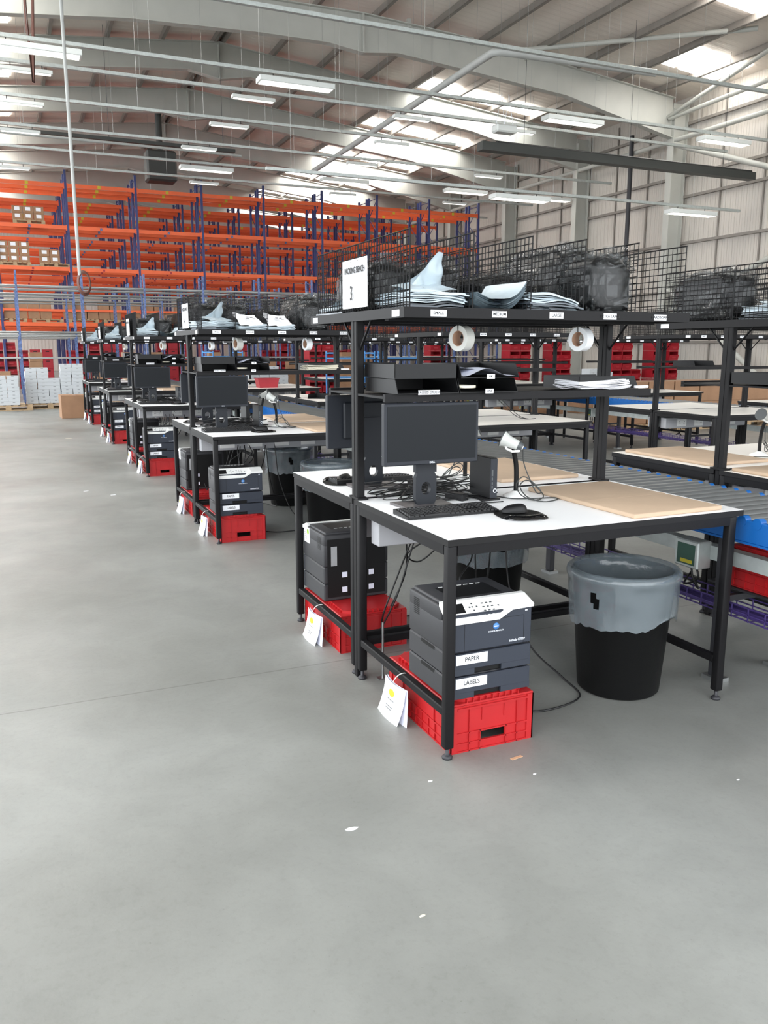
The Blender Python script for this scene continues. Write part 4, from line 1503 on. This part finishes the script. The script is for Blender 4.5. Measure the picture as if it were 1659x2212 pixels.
def make_conveyor(name, x, detail, lab):
    o = thing(name, lab, 'conveyor', (x, 0, 0))
    W, zc, y0, p = 0.60, 0.838, -1.0, 0.0862
    for xs in (0.0, W - 0.03):
        b = MB().bbox(xs, xs + 0.03, y0 - 0.05, 19.2, 0.745, 0.848 if xs == 0 else 0.838, 0.005)
        b.box(xs - 0.004, xs + 0.034, y0 - 0.05, 19.2, 0.738, 0.748)
        sr = b.build('side_rail', 'blue', o, label='blue side rail')
        c = MB()
        for k in range(NR1 + NR2):
            y = y0 + p * k
            xx = xs if xs == 0 else xs
            c.cyl((xx - 0.002, y, 0.84), (xx + 0.032, y, 0.84), 0.026 if xs == 0 else 0.021, 10)
        c.build('roller_caps', 'blue', sr)['kind'] = 'stuff'
    rm = MB().cyl((0.032, 0, 0), (W - 0.032, 0, 0), 0.026, 14).mesh('roller', 'roller')
    for k in range(NR1):
        rr = bpy.data.objects.new('roller', rm)
        COL.objects.link(rr)
        rr.parent = o
        rr.location = (0, y0 + p * k, zc)
    b = MB()
    for k in range(NR1, NR1 + NR2):
        y = y0 + p * k
        b.cyl((0.032, y, zc), (W - 0.032, y, zc), 0.026, 8)
    b.build('distant_rollers', 'roller', o)['kind'] = 'stuff'
    for k in range(10):
        y = 0.2 + 2.0 * k
        for xs in (0.07, W - 0.11):
            l = MB().bbox(xs, xs + 0.04, y - 0.03, y + 0.03, 0.02, 0.745, 0.004).build('support_leg', 'darksteel', o)
            MB().box(xs - 0.02, xs + 0.06, y - 0.05, y + 0.05, 0, 0.02).build('foot_plate', 'steel', l)
        MB().box(0.09, W - 0.09, y - 0.015, y + 0.015, 0.40, 0.43).build('cross_brace', 'darksteel', o)
    for k in range(5):
        ya = y0 + 4.05 * k
        MB().box(0.14, 0.20, ya, ya + 4.0, 0.575, 0.645).build('cable_duct', 'galv', o)
    for k in range(8):
        y = 0.42 + 2.0 * k
        bx_ = MB().bbox(0.06, 0.15, y - 0.08, y + 0.08, 0.525, 0.665, 0.006).build('control_box', 'galv', o)
        MB().box(0.0585, 0.06, y - 0.06, y + 0.06, 0.54, 0.645).build('green_plate', 'green', bx_)
        MB().box(0.057, 0.0585, y - 0.045, y + 0.035, 0.548, 0.566).build('warning_strip', 'yellow', bx_)
        for j in (0, 1):
            MB().tube(cat_curve([(0.1 + .03 * j, y, 0.53), (0.1 + .03 * j, y - 0.02, 0.46), (0.16, y + 0.1 * j, 0.40), (0.3, y + 0.2, 0.42)], 4), 0.006, 6).build('lead', 'cable', bx_)
    if detail:
        MB().box(0.2, 0.6, -0.5, 0.4, 0.44, 0.45).build('crate_ledge', 'darksteel', o)
    t = MB()
    for xs in (0.17, 0.235, 0.30):
        t.box(xs - 0.003, xs + 0.003, y0, 19, 0.315, 0.321)
    for xs in (0.165, 0.305):
        for z in (0.35, 0.385):
            t.box(xs - 0.003, xs + 0.003, y0, 19, z - 0.003, z + 0.003)
    for k in range(200):
        y = y0 + 0.1 * k
        t.box(0.165, 0.305, y - 0.0025, y + 0.0025, 0.313, 0.318)
        t.box(0.162, 0.167, y - 0.0025, y + 0.0025, 0.315, 0.388)
        t.box(0.303, 0.308, y - 0.0025, y + 0.0025, 0.315, 0.388)
    t.build('wire_basket_tray', 'purple', o, label='purple wire basket cable tray')
    b = MB()
    for k in range(5):
        b.tube([(0.19 + 0.02 * k, y0 + 0.5 * j, 0.332 + 0.006 * ((j * k) % 3)) for j in range(40)], 0.009, 6)
    b.build('tray_cables', 'purple', o)
    return o


make_conveyor('roller_conveyor', 1.525, True, 'grey roller conveyor with blue side rails right of the aisle-side benches')
make_conveyor('roller_conveyor', 7.06, False, 'grey roller conveyor with blue side rails between the far two bench rows')
crP.put('red crate on the low ledge inside the first conveyor', (1.74, -0.32, 0.452), 0.0)

# ---------------------------------------------------------------- pallet racking
UPX = [1.03 + 2.76 * k for k in range(-2, 8)]
LEV = [8.22, 6.58, 4.93, 3.24, 2.70]
frame_m = MB()
for y in (0.0, 0.96):
    frame_m.box(-0.045, 0.045, y, y + 0.08, 0, 8.75)
zz_, s_ = 0.3, 0
while zz_ < 8.3:
    frame_m.tube([(0, 0.04 if s_ else 1.0, zz_), (0, 1.0 if s_ else 0.04, zz_ + 0.75)], 0.018, 4)
    zz_ += 0.75
    s_ = 1 - s_
frame_m.tube([(0, 0.04, 8.6), (0, 1.0, 8.6)], 0.018, 4)
frame_me = frame_m.mesh('upright_frame', 'rblue')
beam_me = []
for k in range(5):
    h = 0.09 if k == 3 else 0.15
    b = MB().box(0.0, 2.67, 0.0, 0.05, -h, 0.0)
    if k == 0:
        b.box(1.2, 1.32, -0.003, 0, -0.13, -0.01, 1)
    elif k == 1:
        b.box(1.2, 1.29, -0.003, 0, -0.13, -0.03, 2)
    elif k == 2:
        b.box(1.22, 1.3, -0.003, 0, -0.12, -0.04, 3)
    for x in (0.0, 2.63):
        b.box(x, x + 0.04, -0.004, 0.054, -h - 0.05, 0.03)
    beam_me.append(b.mesh('beam', ['orange', 'yellow', 'rblue2', 'redbin']))


def rack(y, lab, kmin=0):
    o = thing('pallet_rack', lab, 'pallet rack', (0, y, 0), 'orange and blue pallet racks')
    for x in UPX:
        f = bpy.data.objects.new('upright_frame', frame_me)
        COL.objects.link(f)
        f.parent = o
        f.location = (x, 0, 0)
    for i in range(len(UPX) - 1):
        for k, z in enumerate(LEV):
            for yy in (0.015, 0.975):
                bb = bpy.data.objects.new('beam', beam_me[k])
                COL.objects.link(bb)
                bb.parent = o
                bb.location = (UPX[i] + 0.045, yy, z)
    return o


for g in range(4):
    y = 35.0 + 4.5 * g
    rack(y, 'empty orange and blue pallet rack, front run of the %s pair from the front' % ORD[g] if g else 'orange and blue pallet rack at the front, cartons in its left bays')
    rack(y + 1.25, 'orange and blue pallet rack, back run of the %s pair from the front' % ORD[g])


def make_carton(w, d, h, m='carton', label_=True):
    o = thing('carton', '', 'carton')
    MB().bbox(-w / 2, w / 2, -d / 2, d / 2, 0, h, 0.004).build('box', m, o)
    if label_ == 2:
        MB().box(-w * 0.25, w * 0.25, -d / 2 - 0.002, -d / 2, h * 0.35, h * 0.85).build('paper_label', 'paper', o, label='white paper label')
    elif label_:
        MB().box(-0.03, 0.03, -d / 2 - 0.001, d / 2, h, h + 0.001).build('tape_strip', 'tape', o)
    return Proto(o)


def make_pallet():
    o = thing('pallet', '', 'pallet')
    b = MB()
    for k in range(7):
        b.box(-0.6 + k * 0.18, -0.6 + k * 0.18 + 0.12, -0.5, 0.5, 0.122, 0.144)
    b.build('deck_boards', 'wood', o)
    for y in (-0.45, 0.0, 0.45):
        MB().box(-0.6, 0.6, y - 0.05, y + 0.05, 0.0, 0.02).box(-0.6, 0.6, y - 0.05, y + 0.05, 0.1, 0.122).box(-0.6, -0.46, y - 0.05, y + 0.05, 0.02, 0.1).box(-0.07, 0.07, y - 0.05, y + 0.05, 0.02, 0.1).box(0.46, 0.6, y - 0.05, y + 0.05, 0.02, 0.1).build('runner', 'wood', o)
    return Proto(o)


palP = make_pallet()
cD = make_carton(0.43, 0.5, 0.37)
cA, cB, cC = make_carton(0.40, 0.5, 0.30), make_carton(0.38, 0.4, 0.27, 'carton', 2), make_carton(0.64, 0.6, 0.415)
rnd = random.Random(77)
# labelled cartons high in the left bay of the front rack
for (x0, z0, nx, nz, nm) in ((-0.85, 6.58, 3, 2, 'top left bay'), (-1.5, 4.93, 3, 3, 'second level, left pallet'), (0.05, 4.93, 2, 2, 'second level, right pallet')):
    palP.put('wooden pallet under labelled cartons, front rack, ' + nm, (x0 + 0.42, 35.52, z0), 0, 'pallets')
    for i in range(nx):
        for k in range(nz):
            cB.put('labelled carton on the %s of the front rack, column %s, layer %s' % (nm, ORD[i], ORD[k]), (x0 + 0.40 * i, 35.35, z0 + 0.145 + 0.272 * k), 0, 'labelled cartons on the front rack')
# brown cartons along the low level of the front rack
for i in range(22):
    x = -1.9 + 0.46 * i
    if i % 6 == 5:
        continue
    for k in range(2):
        if (i, k) in ((8, 1), (15, 1)):
            continue
        p = cD
        p.put('brown carton on the lowest loaded level, front rack, %s layer, place %d from the left' % ('lower' if k == 0 else 'upper', i + 1), (x, 35.35, 2.70 + 0.145 + 0.372 * k), 0, 'cartons on the lowest rack level')
for i in range(7):
    palP.put('wooden pallet under brown cartons, lowest loaded level, number %d from the left' % (i + 1), (-1.4 + 1.4 * i, 35.52, 2.70), 0, 'pallets')


# red picking bins stacked on the floor below the racks
def make_tote():
    o = thing('picking_bin', '', 'bin')
    b = MB()
    W, D, H = 0.40, 0.55, 0.31
    b.box(-W / 2, W / 2, -D / 2, D / 2, 0, 0.012)
    b.box(-W / 2, -W / 2 + 0.012, -D / 2, D / 2, 0.012, H).box(W / 2 - 0.012, W / 2, -D / 2, D / 2, 0.012, H).box(-W / 2, W / 2, D / 2 - 0.012, D / 2, 0.012, H)
    b.prism([(-D / 2, 0.012), (-D / 2 + 0.012, 0.012), (-D / 2 - 0.03, 0.17), (-D / 2 - 0.045, 0.17)], 0, -W / 2, W / 2)
    b.box(-W / 2, W / 2, -D / 2 - 0.004, -D / 2 + 0.02, H - 0.035, H)
    b.build('shell', 'redbin', o)
    MB().box(-0.08, 0.08, -D / 2 - 0.03, -D / 2 - 0.018, 0.06, 0.12).build('label_holder', 'redbin', o)
    return Proto(o)


def make_closed():
    o = thing('picking_bin', '', 'bin')
    b = MB().bbox(-0.2, 0.2, -0.28, 0.28, 0, 0.4, 0.01)
    b.box(-0.205, 0.205, -0.285, 0.285, 0.37, 0.395)
    b.build('shell', 'redbin', o)
    MB().box(-0.07, 0.07, -0.282, -0.279, 0.30, 0.335).build('handle_slot', 'prnb', o)
    return Proto(o)


totP, cloP = make_tote(), make_closed()
white_bag = mat('white wrapped goods', (232, 230, 232), 0.5)
for i in range(34):
    x = -2.0 + 0.47 * i
    if i % 6 == 5:
        continue
    kind = (i // 3) % 2
    n = rnd.choice((4, 5, 5)) if kind else rnd.choice((5, 6, 6))
    if i in (12, 13, 20, 21, 27):
        continue
    for k in range(n):
        p, h = (cloP, 0.40) if kind else (totP, 0.315)
        if h * (k + 1) > 2.3:
            break
        p.put('red picking bin below the front rack, stack %d from the left, %s up' % (i + 1, (ORD + ['sixth'])[k]), (x, 35.4, h * k), 0, 'red picking bins below the front rack')

for i, (x, y, n) in enumerate(((17.4, 20.6, 6), (17.82, 20.6, 6), (18.24, 20.6, 3), (18.9, 20.3, 6), (19.5, 20.2, 6), (14.2, 22, 6), (14.62, 22, 6), (15.9, 22, 6), (16.3, 22, 5), (12.2, 24, 6), (12.62, 24, 6), (7.2, 22.5, 6), (7.62, 22.5, 6))):
    for k in range(n):
        totP.put('red picking bin, stack %d from the right behind the benches, %s up' % (i + 1, (ORD + ['sixth'])[k]), (x, y, 0.315 * k), 0, 'red picking bins behind the benches')

# ---------------------------------------------------------------- garment rail racks and goods around Y = 23
def rail_rack(y, x0, n, lab, low):
    o = thing('rail_rack', lab, 'rail rack', (x0, y, 0), 'blue and silver rail racks')
    for k in range(n + 1):
        for dy in (0.0, 0.55):
            MB().box(-0.025 + 1.72 * k, 0.025 + 1.72 * k, dy - 0.025, dy + 0.025, 0.0, 3.75).build('upright', 'rblue2', o)
        MB().tube([(1.72 * k, 0, 3.6), (1.72 * k, 0.55, 3.7)], 0.015, 5).build('top_tie', 'rblue', o)
    for dy in (0.03, 0.5):
        for z in (3.34, 2.08) + ((1.36,) if low else ()):
            MB().cyl((-1.0, dy, z), (1.72 * n, dy, z), 0.028, 8).build('rail', 'steel', o)
            if z > 2:
                MB().cyl((-1.0, dy, z - 0.09), (1.72 * n, dy, z - 0.09), 0.02, 8).build('rail', 'steel', o)
    return o


rail_rack(23.0, -1.22, 9, 'silver rails on blue perforated posts nearest behind the benches', True)
rail_rack(26.6, -1.22, 9, 'silver rails on blue perforated posts, middle of three', False)
rail_rack(30.6, -1.22, 9, 'silver rails on blue perforated posts, farthest of three', False)


def make_white():
    o = thing('paper_carton', '', 'carton')
    MB().bbox(-0.145, 0.145, -0.2, 0.2, 0, 0.092, 0.003).build('box', 'whitec', o)
    MB().box(-0.147, 0.147, -0.202, 0.202, 0.06, 0.095).build('lid', 'whitec', o)
    MB().box(-0.03, 0.03, -0.2035, -0.202, 0.066, 0.074).build('lid_mark', 'dgrey', o)
    return Proto(o)


whP = make_white()
for (px, py, cols, nm) in ((-1.66, 22.0, [9, 8, 8], 'left pallet by the aisle'), (-0.6, 22.5, [10, 10, 7, 11, 11], 'pallet beside the big carton'), (5.5, 22.0, [9, 9, 10, 8], 'pallet behind the third bench'), (15.5, 19.0, [9, 9, 8], 'pallet near the cream wall')):
    palP.put('wooden pallet under white cartons, ' + nm, (px, py, 0), 0, 'pallets')
    if len(cols) > 4:
        palP.put('second wooden pallet under white cartons, ' + nm, (px + 1.25, py + 0.1, 0), 0, 'pallets')
    for i, n in enumerate(cols):
        for k in range(n):
            whP.put('white paper carton, %s, column %s, layer %d' % (nm, ORD[i], k + 1), (px - 0.45 + 0.30 * i + rnd.uniform(-.012, .012), py - 0.25, 0.146 + 0.0965 * k), rnd.uniform(-0.03, 0.03), 'white paper cartons')

big_ = make_carton(0.62, 0.55, 0.54, 'carton', True)
big_.put('large brown carton on the floor at the end of the aisle benches', (-0.20, 18.55, 0), 0.05)
# brown stacks on pallets at the right, behind the far benches
for i in range(9):
    for k in range(2):
        cC.put('large brown carton stacked beyond the right-hand tables, place %d, %s layer' % (i + 1, 'lower' if k == 0 else 'upper'), (9.75 + 0.67 * i, 10.7, 0.146 + 0.418 * k), 0, 'brown cartons beyond the right-hand tables')
for i in range(4):
    palP.put('wooden pallet under the large brown cartons, number %d from the left' % (i + 1), (10.0 + 1.35 * i, 10.75, 0), 0, 'pallets')
for i in range(14):
    x = -1.75 + 0.98 * i
    for k in range(rnd.choice((3, 4, 5))):
        cA.put('brown carton stacked below the rail racks, stack %d, layer %d' % (i + 1, k + 1), (x, 27.0 + (i % 3) * 0.3, 0.302 * k), rnd.uniform(-.05, .05), 'brown cartons below the rail racks')
for i in range(12):
    cA.put('brown carton on the floor beyond the far conveyor, place %d' % (i + 1), (9.2 + 0.9 * (i % 6), 15.0 + 1.1 * (i // 6), 0.0), 0.1 * (i % 3), 'brown cartons beyond the far conveyor')
o = tag(fold(None, [(10.1, 10.5, 0.99), (10.7, 10.45, 0.99), (10.8, 10.9, 1.03), (10.2, 10.9, 1.06)], 'clear', 'plastic_film'), 'clear crumpled plastic film lying on the brown cartons', 'plastic film')


def make_trolley():
    o = thing('trolley', '', 'trolley')
    for x in (0.0, 0.9):
        MB().tube(cat_curve([(x, 0.0, 0.2), (x, 0.0, 1.46), (x, 0.04, 1.52), (x, 0.5, 1.52), (x, 0.55, 1.46), (x, 0.55, 0.2)], 4), 0.018, 8).build('end_frame', 'trolley', o)
    for z in (0.22, 0.62, 1.02, 1.42):
        MB().box(0.0, 0.9, 0.0, 0.55, z - 0.02, z + 0.01).build('shelf', 'trolley', o)
    for x in (0.05, 0.85):
        for y in (0.05, 0.5):
            MB().cyl((x - 0.015, y, 0.06), (x + 0.015, y, 0.06), 0.06, 12).box(x - 0.02, x + 0.02, y - 0.015, y + 0.015, 0.06, 0.21).build('castor', 'rubber', o)
    return Proto(o)


trP = make_trolley()
trP.put('light blue shelf trolley parked behind the benches, left of two', (4.75, 13.9, 0), 0.0, 'blue trolleys')
trP.put('light blue shelf trolley parked behind the benches, right of two', (6.05, 14.4, 0), -0.25, 'blue trolleys')
trP.put('light blue trolley farther back by the rail racks', (3.4, 19.5, 0), 0.3, 'blue trolleys')

# ---------------------------------------------------------------- small litter on the floor
def scrap(x, y, s, seed, m, name, lab, cat):
    r2 = random.Random(seed)
    n = 7
    pts = [(x + s * r2.uniform(0.5, 1) * cos(2 * pi * i / n + seed), y + 0.5 * s * r2.uniform(0.5, 1) * sin(2 * pi * i / n + seed)) for i in range(n)]
    tag(MB().prism(pts, 2, 0.0005, 0.0022).build(name, m), lab, cat, 'scraps on the floor')


for i, (x, y, s, m, lab) in enumerate(((-0.513, -0.289, 0.028, 'paper', 'torn white paper scrap alone on the open foreground floor'), (-0.489, -0.781, 0.012, 'cream', 'tiny tan scrap near the bottom edge of the photo'), (-0.125, -0.115, 0.014, 'paper', 'thin white sliver in front of the nearest table leg'),
                                      (-0.535, 6.9, 0.05, 'paper', 'white paper scrap in the aisle beside the second bench'), (-0.8, 7.29, 0.04, 'paper', 'white paper scrap farther out in the aisle, second bench'), (-0.62, 13.5, 0.07, 'cream', 'pale scrap in the aisle beside the far benches'),
                                      (0.267, -0.228, 0.009, 'paper', 'tiny white speck right of the tan plaster strip'), (0.949, -0.576, 0.010, 'paper', 'tiny white speck at the right below the bin'))):
    scrap(x, y, s, i, m, 'paper_scrap', lab, 'litter')
o = tag(MB().bbox(-0.028, 0.028, -0.008, 0.008, 0, 0.002, 0.002).build('sticking_plaster', mat('tan plaster', (206, 166, 132), 0.7)), 'tan sticking plaster strip on the floor before the red crate', 'plaster')
o.location = (0.275, -0.09, 0.0003)
o.rotation_euler = (0, 0, 0.15)
o = thing('anchor_bolt', 'threaded floor bolt by the centre post between the nearest tables', 'bolt', (0.115, 0.875, 0))
MB().cyl((0, 0, 0), (0, 0, 0.29), 0.006, 8).build('rod', 'steel', o)
MB().box(-0.03, 0.03, -0.02, 0.02, 0.0, 0.004).build('base_plate', 'steel', o)
